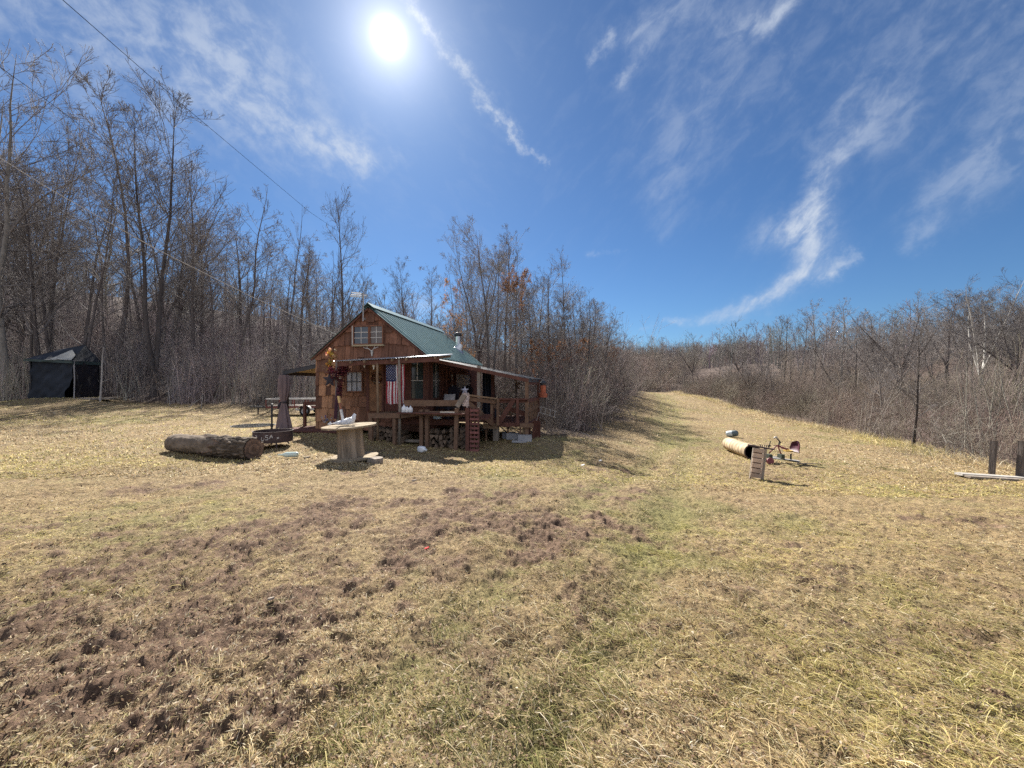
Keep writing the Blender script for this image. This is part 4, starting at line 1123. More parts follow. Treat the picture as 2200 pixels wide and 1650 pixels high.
p0, p1 = rect((747, 840), (779, 800), -.05); w3 = window('w', p0, p1, 0, 3, 2, mat('curtained_glass', (0.40, 0.41, 0.43), rough=.15, var=.18, scale=9, stretch=(6, 1, .5), bump=.05, spec=.6, attr=False), wood_red, mid=black_tin, sill=False)
# door: strand-board panel with dark trim, and its old knob
a = cfy(795, 886, -.03); b = cfy(822, 776, -.03)
mb = MB(); mb.bb(a.x, b.x, -.080, -.002, .74, b.z)
door = part(mb, 'door', osb)
mb = MB(); mb.bb(a.x - .09, a.x - .002, -.100, -.002, .74, b.z + .02); mb.bb(b.x + .002, b.x + .07, -.100, -.002, .74, b.z + .02); mb.bb(a.x - .09, b.x + .07, -.103, -.002, b.z + .022, b.z + .10)
mb.build('door_frame', wood_dark, door)
mb = MB(); mb.lathe([(.0, .07), (.028, .06), (.03, .045), (.012, .03), (.012, 0)], (b.x - .07, -.080, 1.65), 10, Matrix.Rotation(math.pi / 2, 3, 'X')); mb.build('knob', zinc, door, smooth=True)
# boards right of the door, then the tall corner windows
p0, p1 = rect((885, 856), (911, 779), -.05)
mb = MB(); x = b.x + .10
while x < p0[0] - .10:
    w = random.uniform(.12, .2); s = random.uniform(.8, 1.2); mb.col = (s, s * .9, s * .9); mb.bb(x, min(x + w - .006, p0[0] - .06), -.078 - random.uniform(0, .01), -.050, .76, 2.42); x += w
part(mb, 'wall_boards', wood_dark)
window('w', p0, p1, 0, 1, 2, glass_green, wood_dark, mid=grey_trim, sill=False, fw=.05, off=.085)
mb = MB(); zc = (p0[1] + p1[1]) / 2; mb.bb((p0[0] + p1[0]) / 2 - .012, (p0[0] + p1[0]) / 2 + .012, -.108, -.087, zc + .02, p1[1]); part(mb, 'glazing_bar', grey_trim)
q0 = cfx(925, 857, 0); q1 = cfx(941, 778, 0)
window('w', (q0.y, p0[1]), (q1.y, p1[1]), 0, 2, 2, glass_green, wood_dark, axis='x', mid=grey_trim, sill=False, fw=.05, off=.05)
q0 = cfx(977, 842, 0); q1 = cfx(1008, 806, 0)
window('w', (q0.y, q0.z), (q1.y, q1.z), 0, 4, 4, glass_brown, wood_dark, axis='x', mid=grey_trim, sill=False, fw=.05, off=.04)
mb = MB(); mb.bb(-.02, .05, -.05, .03, .12, EAVE); part(mb, 'corner_post', wood_dark)
# stovepipe through the right roof slope
a_ = cfx(984, 748, -.62); yb = a_.y; xb = -.62; zb = RZ - sl * (xb - XM)
mb = MB(); mb.tube([(xb, yb, zb - .15), (xb, yb, zb + .62)], .105, 18); pipe = part(mb, 'stovepipe', zinc, smooth=False)
mb = MB(); mb.lathe([(.0, .17), (.10, .16), (.155, .10), (.16, .02), (.12, .0), (.10, .0)], (xb, yb, zb + .62), 18); mb.build('pipe_cap', black_tin, pipe, smooth=True)
mb = MB(); mb.lathe([(.115, .30), (.20, .06), (.30, -.02), (.31, -.03)], (xb, yb, zb + .02), 18, Matrix.Rotation(math.atan(sl) * .75, 3, 'Y')); mb.build('flashing', zinc, pipe)
# front porch roof (thin tin, seen from just below)
FC = -1.22
pa = cfy(716, 776, FC); pb = cfy(943, 764, FC); zf = (pa.z + pb.z) / 2
mb = MB(); n = 46
for i in range(n):
    pass
def wavy(mb, x0, x1, za, zb_, y0, y1, pitch=.075, amp=.012, th=.005):
    n = int((x1 - x0) / pitch * 4); top = []
    for i in range(n + 1):
        t = i / n; x = x0 + (x1 - x0) * t; top.append((x, amp * math.sin(2 * math.pi * x / pitch), za + (zb_ - za) * t))
    vs_ = []
    for off in (0, -th):
        for yy, lift in ((y0, 0), (y1, .13)):
            for x, h, zz in top: vs_.append((x, yy, zz + h + lift + off))
    k = n + 1; fs = []
    for i in range(n): fs += [(i, i + 1, k + i + 1, k + i), (2 * k + i, 3 * k + i, 3 * k + i + 1, 2 * k + i + 1), (i, 2 * k + i, 2 * k + i + 1, i + 1), (k + i, k + i + 1, 3 * k + i + 1, 3 * k + i)]
    fs += [(0, k, 3 * k, 2 * k), (k - 1, 3 * k - 1, 4 * k - 1, 2 * k - 1)]
    mb.add(vs_, fs)
mb = MB(); wavy(mb, pa.x, pb.x, pa.z, pb.z, FC, -.06); proof = part(mb, 'porch_roof', zinc)
mb = MB(); mb.beam((pa.x + .1, FC + .07, pa.z - .085), (pb.x - .02, FC + .07, pb.z - .10), .05, .12)
mb.build('front_beam', wood_dark, proof)
mb = MB(); 
for i in range(8):
    x = pa.x + .15 + (pb.x - pa.x - .25) * i / 7; zz = pa.z + (pb.z - pa.z) * i / 7
    mb.beam((x, FC - .05 if i % 3 else FC + .1, zz - .06), (x, -.05, zz + .06), .045, .07)
mb.build('rafters', wood_tan, proof)
# right porch roof: a long sheet falling away to the right
RC = .10
ra = Vector((.17, RC, RZ - sl * (.16 - XM) - .035)); rb = cfy(1135, 813, RC)
mb = MB(); roof_sheet(mb, ra.x, ra.z, rb.x, rb.z, RC, 4.3, rib=.018); proof2 = part(mb, 'porch_roof', black_tin)
mb = MB(); mb.beam((ra.x, RC - .02, ra.z - .06), (rb.x, RC - .02, rb.z - .06), .035, .10)
mb.build('fascia', wood_dark, proof2)
mb = MB()
for y in (1.0, 1.9, 2.8, 3.7): mb.beam((ra.x + .05, y, ra.z - .07), (rb.x, y, rb.z - .07), .045, .09)
mb.beam((rb.x - .06, RC + .02, rb.z - .14), (rb.x - .06, 4.3, rb.z - .14), .07, .09)
mb.build('rafters', wood_dark, proof2)
# ---- porch decks, posts, rails
DZ = .74
dl = cfy(790, 890, FC).x; dr = cfy(1006, 884, FC).x
mb = MB(); y = FC + .02
while y < -.16:
    s = random.uniform(.8, 1.15); mb.col = (s, s, s); mb.bb(dl, dr, y, y + .135, DZ - .035, DZ); y += .142
part(mb, 'porch_floor', wood_brown)
D2 = .44; x1 = cfy(1038, 910, RC).x; x2 = rb.x + .05
mb = MB(); y = RC
while y < 2.7:
    s = random.uniform(.8, 1.15); mb.col = (s, s, s); mb.bb(.08 if y > .3 else x1, x2, y, y + .132, D2 - .035, D2); y += .145
part(mb, 'porch_floor', wood_dark)
def post(name, px, ytop, ybot, c, w, m, lean=0.0, w2=None, dx=0):
    t = cfy(px + lean, ytop, c); b_ = cfy(px, ybot, c)
    b_.z = min(b_.z, gl(b_.x, b_.y) + .02) - .06 if ybot > 915 else b_.z
    mb = MB(); mb.beam((b_.x, b_.y, b_.z), (t.x, t.y, t.z), w, w2 or w, roll_up=(0, 1, 0)); return part(mb, name, m)
def beam_px(name, pa_, pb_, ca, cb, w, h, m):
    a = cfy(*pa_, ca); b_ = cfy(*pb_, cb); mb = MB(); mb.beam(a, b_, w, h); return part(mb, name, m)
# front posts: bottom ones carry the deck, tall ones the roof
post('porch_post', 797, 888, 938, FC + .02, .11, wood_brown, w2=.09)
post('porch_post', 848, 896, 951, FC + .02, .09, wood_brown)
post('porch_post', 906, 880, 946, FC + .0, .10, wood_brown)
post('porch_post', 918, 880, 946, FC + .01, .10, wood_brown)
post('porch_post', 979, 877, 965, FC - .16, .10, wood_brown, lean=3)
post('porch_post', 1005, 876, 967, FC - .16, .10, wood_dark)
for pxx, tp in ((811, 778), (858, 771)):
    t = cfy(pxx, tp, FC + .07); w0 = gl(t.x, t.y)
    mb = MB(); s = .035 if pxx == 811 else .045
    mb.tube([(t.x + .00, t.y, w0 - .05), (t.x + .012, t.y + .01, w0 + 1.0), (t.x - .006, t.y, w0 + 1.8), (t.x, t.y, t.z - .02)], [s, s * .95, s, s * .9], 8)
    part(mb, 'roof_post', wood_tan if pxx == 811 else wood_grey, smooth=True)
# rim and bench boards along the front
beam_px('rim_board', (798, 893), (860, 893), FC - .03, FC - .03, .04, .14, wood_brown)
beam_px('rim_board', (862, 894), (908, 888), FC - .07, FC - .07, .04, .11, wood_brown)
beam_px('rim_board', (922, 888), (1003, 887), FC - .07, FC - .07, .04, .12, wood_brown)
beam_px('rail_board', (868, 866), (986, 866), FC + .12, FC + .12, .045, .165, wood_brown)
beam_px('joist', (862, 905), (985, 908), FC + .5, FC + .5, .045, .16, wood_dark)
beam_px('ground_sill', (850, 946), (1000, 950), FC + .35, FC + .35, .09, .07, wood_grey)
# bench ledge in front of the rail
mb = MB(); a = cfy(862, 886, FC - .05); b_ = cfy(1003, 881, FC - .05); mb.bb(a.x, b_.x, FC - .05 - .26, FC - .055, a.z - .02, a.z + .015); part(mb, 'ledge', wood_dark)
# star post with white birch pole, stair boards
beam_px('brace', (982, 874), (998, 848), FC - .10, FC - .10, .04, .13, wood_grey)
beam_px('stair_stringer', (1006, 866), (1056, 910), FC + .1, RC - .05, .045, .15, wood_brown)
for k in range(3):
    a = cfy(1030 + 4 * k, 900 - 4 * k, FC + .25 + .25 * k); mb = MB(); mb.bb(a.x - .30, a.x + .22, a.y - .02, a.y + .22, a.z - .018, a.z + .018); part(mb, 'step', wood_dark)
# right deck: rails, uprights, legs
beam_px('top_rail', (1006, 849), (1068, 857), FC + .02, RC - .04, .10, .045, wood_tan)
beam_px('side_rail', (1006, 857), (1068, 864), FC + .05, RC - .0, .04, .11, wood_brown)
beam_px('top_rail', (1069, 857), (1134, 857.5), RC - .04, RC - .04, .11, .04, wood_dark)
beam_px('side_rail', (1069, 862), (1134, 861), RC + .0, RC + .0, .04, .10, wood_dark)
beam_px('rim_board', (1038, 915), (1069, 916), RC - .02, RC - .02, .045, .15, wood_tan)
beam_px('rim_board', (1070, 912.5), (1131, 913), RC - .02, RC - .02, .045, .11, wood_dark)
beam_px('rim_board', (1117, 914), (1146, 914), RC - .07, RC - .07, .045, .12, wood_brown)
beam_px('brace', (1071, 911), (1104, 858), RC - .06, RC - .06, .04, .14, wood_dark)
beam_px('brace', (1090, 877), (1133, 891), RC + .35, RC + .35, .04, .14, wood_dark)
beam_px('brace', (1060, 871), (1100, 892), RC + .5, RC + .5, .04, .10, wood_brown)
for pxx, yt, yb_, m in ((1057, 855, 930, wood_brown), (1070, 857, 918, wood_brown), (1112, 858, 928, wood_dark)): post('baluster', pxx, yt, yb_ if yb_ < 915 else 914, RC - .085, .075, m)
post('porch_post', 1029, 786, 905, RC + .05, .095, wood_grey)
post('porch_post', 1059, 794, 905, RC + 1.5, .10, wood_dark)
post('porch_post', 1132, 815, 948, RC + .03, .10, wood_brown)
for pxx, yb_, c, w, m in ((1045, 945, RC + .15, .05, wood_brown), (1066, 950, RC + .1, .16, wood_grey), (1091, 945, RC + .2, .05, wood_brown), (1118, 948, RC - .02, .055, wood_brown), (1128, 948, RC + .1, .14, wood_tan), (1138, 944, RC + .5, .05, wood_dark), (1146, 944, RC + .4, .05, wood_dark)):
    post('deck_leg', pxx, 912, yb_, c, w, m)
xr = rb.x - .03
def side_bar(name, y0, y1, z0, h, m, zb2=None): mb = MB(); mb.beam((xr, y0, z0), (xr, y1, z0 if zb2 is None else zb2), .04, h); part(mb, name, m)
side_bar('side_rail', RC + .1, 2.75, 1.08, .12, wood_dark); side_bar('side_rail', RC + .1, 2.75, .80, .12, wood_brown); side_bar('rim_board', RC + .1, 2.75, D2 - .08, .15, wood_dark); side_bar('side_beam', RC + .1, 2.75, rb.z - .06, .10, black_tin)
mb = MB(); mb.bb(xr - .04, xr + .04, 2.66, 2.74, gl(xr, 2.7) - .05, rb.z - .02); part(mb, 'porch_post', wood_dark)
for y in (.7, 1.2, 1.75, 2.2):
    mb = MB(); mb.bb(xr - .03, xr + .03, y, y + .05, D2, 1.05); part(mb, 'baluster', wood_brown)
mb = MB(); a = cfy(1152, 930, .9)
for k in range(3): s = random.uniform(.85, 1.15); mb.col = (s, s * .9, s * .9); mb.bb(a.x - .13 + k * .09, a.x - .045 + k * .09, .9, .93, gl(a.x, .9) - .04, .42)
part(mb, 'skirting', wood_dark)
# left lean-to with its low floor
la = cfy(608, 797, .34); lb = Vector((XL - .02, .34, cfy(681, 780, .34).z))
mb = MB(); roof_sheet(mb, la.x, la.z, lb.x, lb.z, .3, 3.4, rib=.03, pitch=.23); lt = part(mb, 'lean_to_roof', black_tin)
mb = MB(); mb.beam((la.x + .02, .33, la.z - .07), (lb.x, .33, lb.z - .07), .05, .12); mb.beam((la.x + .05, .3, la.z - .09), (la.x + .05, 3.4, la.z - .09), .05, .12); mb.build('edge_beam', black_tin, lt)
mb = MB()
for k in range(7):
    y = .6 + .4 * k; s = random.uniform(.85, 1.2); mb.col = (s, s, s); mb.beam((la.x + .1, y, la.z - .03 + .0), (lb.x, y, lb.z - .03), .36, .016)
mb.build('ceiling_boards', mat('ceiling_board', (0.32, 0.25, 0.15), rough=.85, var=.25, scale=7, bump=.2), lt)
mb = MB(); x = la.x + .10; mb.beam((x, .40, gl(x, .4) - .05), (x, .40, la.z - .12), .09, .09); part(mb, 'lean_to_post', black_tin)
mb = MB(); x = la.x + .12; mb.beam((x, 3.3, gl(x, 3.3) - .05), (x, 3.3, la.z - .12), .09, .09); part(mb, 'lean_to_post', black_tin)
a = cfy(655, 912, .55); zt = cfy(655, 866, .55).z; mb = MB(); mb.beam((a.x, .55, gl(a.x, .55) - .03), (a.x, .55, zt), .085, .085); part(mb, 'lean_to_post', wood_dark)
mb = MB(); mb.beam((a.x - .05, .56, zt - .02), (XL + .0, .56, zt + .02), .05, .13); part(mb, 'side_rail', wood_dark)
zf = max(gl(-4.5, -.2), gl(-3.4, -.6)) + .06
mb = MB()
for k in range(9):
    y = -.78 + k * .16; s = random.uniform(.75, 1.2); mb.col = (s, s * .92, s * .92)
    mb.bb(cfy(615 + 2 * k, 917, .0).x if k > 4 else XL - .4 - .1 * k, -2.6, y, y + .15, zf - .04, zf)
part(mb, 'patio_floor', wood_dark)
# ------------------------------------------------------------------ things about the cabin
def thing(name, loc, label, cat, group=None, rz=0.0): return empty(name, loc, label, cat, group, rz)
def cabin_thing(name, p, label, cat, group=None, rz=0.0):
    return empty(name, cab_w(p), label, cat, group, TH + rz)
plastic_white = mat('white_plastic', (0.74, 0.75, 0.76), rough=.45, var=.08, scale=5, bump=.05)
dark_cloth = mat('dark_cloth', (0.040, 0.036, 0.045), rough=.9, var=.35, scale=6, bump=.2)
brown_cloth = mat('brown_curtain', (0.165, 0.125, 0.130), rough=.9, var=.25, scale=9, stretch=(3, 3, .4), bump=.25, spec=.1)
rust = mat('rusty_iron', (0.070, 0.048, 0.045), rough=.8, var=.45, scale=12, bump=.35, spec=.3)
iron = mat('dark_iron', (0.030, 0.028, 0.030), rough=.65, var=.4, scale=12, bump=.25, spec=.4)
# flag hung upright from the porch beam
def build_flag():
    a = cfy(829, 783, FC + .17); b = cfy(870, 868, FC + .17); w = b.x - a.x; h = a.z - b.z
    t = cabin_thing('flag', (a.x, FC + .17, a.z), 'american flag hung upright from the porch beam beside the door', 'flag')
    mb = MB(); R_, Wt, B_ = (.33, .035, .05), (.66, .64, .64), (.028, .035, .10)
    def wav(x, z): return .030 * math.sin(x / w * 15 + 1.0) * (.3 + .9 * (-z / h)) + .012 * math.sin(z * 9)
    def sag(x, z): return z * (1 - .012 * math.sin(x / w * 15))
    NZ = 30
    for s in range(13):
        x0, x1 = w * s / 13, w * (s + 1) / 13
        for part_ in range(3):
            xa, xb_ = x0 + (x1 - x0) * part_ / 3, x0 + (x1 - x0) * (part_ + 1) / 3
            for k in range(NZ):
                z0, z1 = -h * k / NZ, -h * (k + 1) / NZ
                mb.col = B_ if (s < 7 and k < NZ * .415) else (R_ if s % 2 == 0 else Wt)
                vs_ = [(x, wav(x, z), sag(x, z)) for x, z in ((xa, z0), (xb_, z0), (xb_, z1), (xa, z1))]
                mb.add(vs_, [(0, 1, 2, 3)])
    mb.col = Wt; cw, ch = w * 7 / 13, h * .415
    for r in range(11):
        for c in range(5 if r % 2 else 6):
            pass
    for r in range(9):
        n = 6 if r % 2 == 0 else 5
        for c in range(n):
            # upright hanging: star rows run down the cloth
            z = -ch * (c + (.5 if n == 6 else 1.0)) / 6.0; x = cw * (r + .75) / 9.5
            rr = cw * .048; pts = []
            for q in range(10):
                an = math.pi / 2 + q * math.pi / 5; rad = rr if q % 2 == 0 else rr * .42
                xx = x + rad * math.cos(an); zz = z + rad * math.sin(an); pts.append((xx, wav(xx, zz) - .004, sag(xx, zz)))
            cx_ = (x, wav(x, z) - .004, sag(x, z)); mb.add([cx_] + pts, [(0, 1 + q, 1 + (q + 1) % 10) for q in range(10)])
    mb.build('cloth', mat('flag_cloth', (1, 1, 1), rough=.85, var=.08, scale=20, bump=.05, trans=.15), t)
    mb = MB(); mb.tube([(-.06, 0, .012), (w + .06, 0, .012)], .014, 8); mb.build('rod', wood_tan, t)
build_flag()
def ring_pts(n, r, tube_, rng, a0=0, a1=6.283):
    a = rng.uniform(a0, a1, n); q = rng.normal(0, tube_, (n, 3)); return np.stack([r * np.cos(a), np.zeros(n), r * np.sin(a)], 1) + q
def flower(mb, c, r, col, n=6, tilt=None):
    c = Vector(c); rot = tilt or Matrix.Rotation(random.uniform(-.6, .6), 3, 'X') @ Matrix.Rotation(random.uniform(-.6, .6), 3, 'Z')
    for k in range(n):
        a = 2 * math.pi * k / n; u = Vector((math.cos(a), 0, math.sin(a))); s = Vector((-math.sin(a), 0, math.cos(a)))
        mb.col = tuple(x * random.uniform(.8, 1.15) for x in col)
        vs_ = [Vector((0, 0, 0)), u * r * .55 + s * r * .33 + Vector((0, -r * .25, 0)), u * r + Vector((0, -r * .12, 0)), u * r * .55 - s * r * .33 + Vector((0, -r * .25, 0))]
        mb.add([c + rot @ v for v in vs_], [(0, 1, 2, 3)])
    mb.col = (.20, .10, .03); mb.lathe([(.0, .02 * 1), (r * .2, .012), (r * .22, 0)], c + rot @ Vector((0, -r * .12, 0)), 6, rot @ Matrix.Rotation(math.pi / 2, 3, 'X'))
petal = None
def petal_mat():
    if 'petal' not in MATS: MATS['petal'] = translucent_attr('petal', .45)
    return MATS['petal']
# wreath on the door
c = cfy(809, 811, -.10); t = cabin_thing('wreath', c, 'autumn wreath of dark leaves and dried blooms on the cabin door', 'wreath')
rng = np.random.default_rng(3)
leaf_cloud('foliage', ring_pts(260, .15, .028, rng), .035, [(.10, .035, .025), (.16, .07, .04), (.07, .04, .03)], 3, t)
mb = MB()
for k in range(12):
    a = k * .55 + random.uniform(-.2, .2); flower(mb, (.15 * math.cos(a), -.04, .15 * math.sin(a)), .035, random.choice([(.42, .25, .15), (.30, .08, .05), (.5, .38, .25)]))
mb.build('blooms', petal_mat(), t)
# skulls
def skull(p, s, label, horns=False):
    t = cabin_thing('animal_skull', p, label, 'skull')
    mb = MB(); mb.lathe([(0, .10), (.035, .095), (.062, .06), (.066, .02), (.05, -.03), (.034, -.08), (.028, -.13), (.018, -.16), (0, -.165)], (0, 0, 0), 14)
    mb.v = [(x * s, y * s * .7, z * s) for x, y, z in mb.v]; mb.build('bone', mat('bone', (0.55, 0.52, 0.46), rough=.8, var=.2, scale=14, bump=.2), t, smooth=True)
    mb = MB()
    for sg in (-1, 1): mb.lathe([(0, .008), (.017, .006), (.019, 0)], (sg * .034 * s, -.038 * s, .02 * s), 8, Matrix.Rotation(math.pi / 2, 3, 'X') )
    mb.build('eye_sockets', iron, t)
    if horns:
        mb = MB()
        for sg in (-1, 1): mb.tube([(sg * .03, -.02, .06), (sg * .10, -.06, .12), (sg * .19, -.09, .13), (sg * .26, -.06, .17)], [.014, .012, .009, .004], 6); mb.tube([(sg * .12, -.07, .12), (sg * .13, -.06, .20)], [.009, .004], 5)
        mb.build('antlers', mat('bone', (1, 1, 1)), t)
skull(cfy(799, 757, -.09), .75, 'antlered skull mounted on the gable shingles under the paired window', True)
skull(cfy(783, 782, FC + .16), .65, 'left one of two bare skulls hanging under the porch roof')
skull(cfy(803, 784, FC + .16), .85, 'right one of two bare skulls hanging under the porch roof, beside a thin post')
# decorated post left of the window
def deco_post():
    c0 = cfy(725, 905, -.55); zg = zf if 'zf' in globals() else gl(c0.x, -.55)
    t = cabin_thing('decorated_post', (c0.x, -.55, zf), 'grey log post dressed with burgundy garland, orange blooms and a dark star', 'post decoration')
    top = cfy(722, 778, -.55).z - zf
    mb = MB(); mb.tube([(0, 0, -.02), (.02, 0, .5), (-.02, 0, 1.0), (-.03, .01, top)], [.055, .05, .05, .04], 8); mb.build('post', wood_grey, t, smooth=True)
    def rel(px, py, c=-.65): v = cfy(px, py, c); return np.array([v.x - c0.x, c + .55, v.z - zf])
    rng = np.random.default_rng(9)
    def blob(pa, pb, n, s): a, b = rel(*pa), rel(*pb); u = rng.random((n, 1)); return a + (b - a) * u + rng.normal(0, 1, (n, 3)) * s
    pts = np.concatenate([blob((722, 810), (740, 790), 420, .085), blob((712, 792), (718, 812), 160, .06), blob((735, 790), (746, 800), 170, .06), blob((733, 812), (731, 850), 150, .04)])
    leaf_cloud('burgundy_garland', pts, .040, [(.10, .02, .035), (.16, .035, .05), (.06, .015, .03), (.22, .06, .07)], 4, t, matn='garland_leaf')
    pts = np.concatenate([blob((706, 755), (716, 768), 130, .045), blob((706, 788), (712, 778), 110, .04)])
    leaf_cloud('orange_garland', pts, .035, [(.55, .26, .05), (.60, .42, .08), (.42, .14, .04), (.35, .36, .08)], 5, t, matn='garland_leaf')
    mb = MB()
    for px, py, col in ((709, 750, (.62, .30, .22)), (721, 752, (.75, .62, .48)), (701, 759, (.55, .18, .12)), (713, 761, (.7, .5, .12)), (717, 765, (.72, .45, .25)), (702, 782, (.7, .34, .08)), (708, 773, (.75, .5, .2)), (707, 786, (.65, .3, .08)), (703, 763, (.7, .42, .3)),
                        (710, 790, (.35, .07, .12)), (706, 794, (.40, .10, .16)), (714, 797, (.36, .06, .1)), (718, 806, (.62, .45, .36)), (726, 807, (.50, .28, .22)), (731, 811, (.60, .46, .36)), (713, 804, (.40, .20, .2)), (722, 800, (.25, .04, .08))):
        flower(mb, rel(px, py, -.72), random.uniform(.045, .065), col, 7)
    mb.build('blooms', petal_mat(), t)
    mb = MB(); a, b = rel(716, 772), rel(722, 782); mb.tube([tuple(rel(714, 762)), tuple(rel(722, 772)), tuple(rel(727, 784))], .008, 5); mb.tube([tuple(rel(700, 787)), tuple(rel(690, 785))], .006, 5); mb.tube([tuple(rel(704, 793)), tuple(rel(692, 791))], .006, 5); mb.build('twigs', wood_tan, t)
    mb = MB(); star_mesh(mb, rel(708, 816, -.66), .26, .03, 10); mb.build('barn_star', dark_cloth, t)
    mb = MB(); n = 9
    for i in range(n - 1):
        z0, z1 = 1.35 - .12 * i, 1.35 - .12 * (i + 1); x0 = .08 - .012 * i; mb.add([(x0 - .07, -.08, z0), (x0 + .07, -.11, z0), (x0 + .055, -.1, z1), (x0 - .075, -.08, z1), (x0, -.14, z0), (x0 - .01, -.13, z1)], [(0, 4, 5, 3), (4, 1, 2, 5)])
    mb.build('ribbon', mat('burgundy_cloth', (0.075, 0.030, 0.045), rough=.9, var=.3, scale=8), t)
def star_mesh(mb, c, r, th, n=10, col=None):
    c = Vector(c); pts = []
    for q in range(10):
        an = math.pi / 2 + q * math.pi / 5; rad = r if q % 2 == 0 else r * .42; pts.append(c + Vector((rad * math.cos(an), 0, rad * math.sin(an))))
    mb.add([c + Vector((0, -th, 0)), c + Vector((0, th, 0))] + pts, [(0, 2 + q, 2 + (q + 1) % 10) for q in range(10)] + [(1, 2 + (q + 1) % 10, 2 + q) for q in range(10)])
deco_post()
# small bunch of red white and blue flowers at the foot of the wall
c = cfy(706, 900, -.3); t = cabin_thing('flower_bunch', (c.x, -.3, zf), 'little bunch of red white and blue flowers at the cabin wall foot', 'flowers'); hz = c.z - zf
mb = MB()
for k in range(26): flower(mb, (random.gauss(0, .10), -.05 + random.gauss(0, .03), hz + random.gauss(0, .06)), .035, random.choice([(.6, .58, .6), (.40, .06, .09), (.12, .13, .32), (.6, .58, .6)]), 5)
mb.build('blooms', petal_mat(), t)
mb = MB()
for k in range(6): mb.tube([(random.gauss(0, .03), 0, 0), (random.gauss(0, .07), -.05, hz)], .005, 5)
mb.build('stems', mat('stem', (0.06, 0.09, 0.03)), t)
# curtain tied to the lean-to post
def curtain():
    x = la.x + .12; zg = gl(x, .30) + .02; H = la.z - .14 - zg
    t = cabin_thing('curtain', (x, .25, zg), 'brown outdoor curtain gathered and tied at the lean-to corner', 'curtain')
    mb = MB(); NZ, NA = 26, 44; vs_ = []
    for i in range(NZ + 1):
        f = i / NZ; z = H * f
        if f > .48: wdt = .075 + .115 * math.sin(min(1, (f - .48) / .40) * math.pi * .62)
        else: wdt = .075 + .19 * ((.48 - f) / .48) ** .8
        if f > .93: wdt *= 1 - (f - .93) * 3
        for j in range(NA):
            a = 2 * math.pi * j / NA; r = wdt * (1 + .16 * math.sin(7 * a + .6) + .06 * math.sin(11 * a)); vs_.append((r * math.cos(a) - .02 * math.sin(f * 3), .55 * r * math.sin(a), z + .02 * math.sin(5 * a) * (1 if i == 0 else 0)))
    fs = [(i * NA + j, i * NA + (j + 1) % NA, (i + 1) * NA + (j + 1) % NA, (i + 1) * NA + j) for i in range(NZ) for j in range(NA)]
    mb.add(vs_, fs); mb.build('cloth', brown_cloth, t, smooth=True)
    mb = MB(); mb.lathe([(.088, -.03), (.098, 0), (.088, .03)], (0, 0, H * .485), 20); mb.v = [(a, b * .62, c_) for a, b, c_ in mb.v]; mb.tube([(-.10, -.02, H * .49), (-.16, -.05, H * .42), (-.20, -.03, H * .36)], [.03, .04, .02], 6); mb.build('tie', dark_cloth, t)
curtain()
# porch chairs, cushion, cross sign, tarp, ornament, jugs, board, tote
def chair(p, label, rz):
    t = cabin_thing('porch_chair', p, label, 'chair', rz=rz); m = mat('black_chair', (0.022, 0.020, 0.028), rough=.6, var=.3, scale=8, bump=.1)
    mb = MB(); mb.box((0, 0, .40), (.50, .48, .05)); mb.build('seat', m, t)
    mb = MB()
    for k in range(5): mb.beam((-.2 + .1 * k, .22, .42), (-.2 + .1 * k, .36, 1.05 + .03 * (2 - abs(k - 2))), .085, .02, roll_up=(0, 1, 0))
    mb.build('backrest', m, t)
    for sx in (-1, 1):
        mb = MB(); mb.beam((sx * .27, -.25, .62), (sx * .27, .28, .60), .09, .025); mb.build('armrest', m, t)
        for y in (-.2, .2): mb = MB(); mb.beam((sx * .25, y, 0), (sx * .25, y, .60), .05, .05); mb.build('leg', m, t)
b_ = cfy(952, 857, -.35)
chair((.45, .55, D2), 'black slatted chair on the porch nearer the corner window', -.4)
chair((.62, 1.45, D2), 'black slatted chair on the porch nearer the side window', -.4)
mb = MB(); q = cfx(960, 846, .62); o = mb
t = cabin_thing('cushion', (.55, .42, .46 + D2), 'grey patterned cushion propped on a porch chair', 'cushion')
mb = MB(); rot = Matrix.Rotation(-.35, 3, 'X')
NN = 10; vs_ = []
for s in (-1, 1):
    for i in range(NN + 1):
        for j in range(NN + 1):
            u, v = i / NN * 2 - 1, j / NN * 2 - 1; vs_.append(rot @ Vector((u * .19, s * .07 * (max(0, (1 - u ** 4) * (1 - v ** 4))) ** .5, v * .20 + .2)))
K = NN + 1
fs = [(i * K + j, i * K + j + 1, (i + 1) * K + j + 1, (i + 1) * K + j) for i in range(NN) for j in range(NN)]; fs += [tuple(K * K + x for x in reversed(f)) for f in fs]
mb.add(vs_, fs); mb.build('cover', mat('grey_cushion', (0.33, 0.31, 0.30), rough=.9, var=.4, scale=22, bump=.1), t, smooth=True)
q = cfx(970, 822, .03); t = cabin_thing('wall_sign', (.03, q.y, q.z), 'wooden sign with a crossbar and pale lettering boards on the porch wall', 'sign')
mb = MB(); mb.bb(0, .03, -.16, .16, -.05, .04); mb.bb(0, .028, -.05, .05, -.32, .34); mb.build('board', wood_dark, t)
mb = MB(); mb.bb(.029, .034, -.06, .06, .09, .30); mb.bb(.029, .034, -.06, .06, -.34, -.08); mb.build('panel', grey_trim, t)
mb = MB(); mb.bb(.0345, .037, -.03, .03, .13, .22); mb.bb(.0345, .037, -.03, .03, -.28, -.14); mb.build('motif', wood_dark, t)
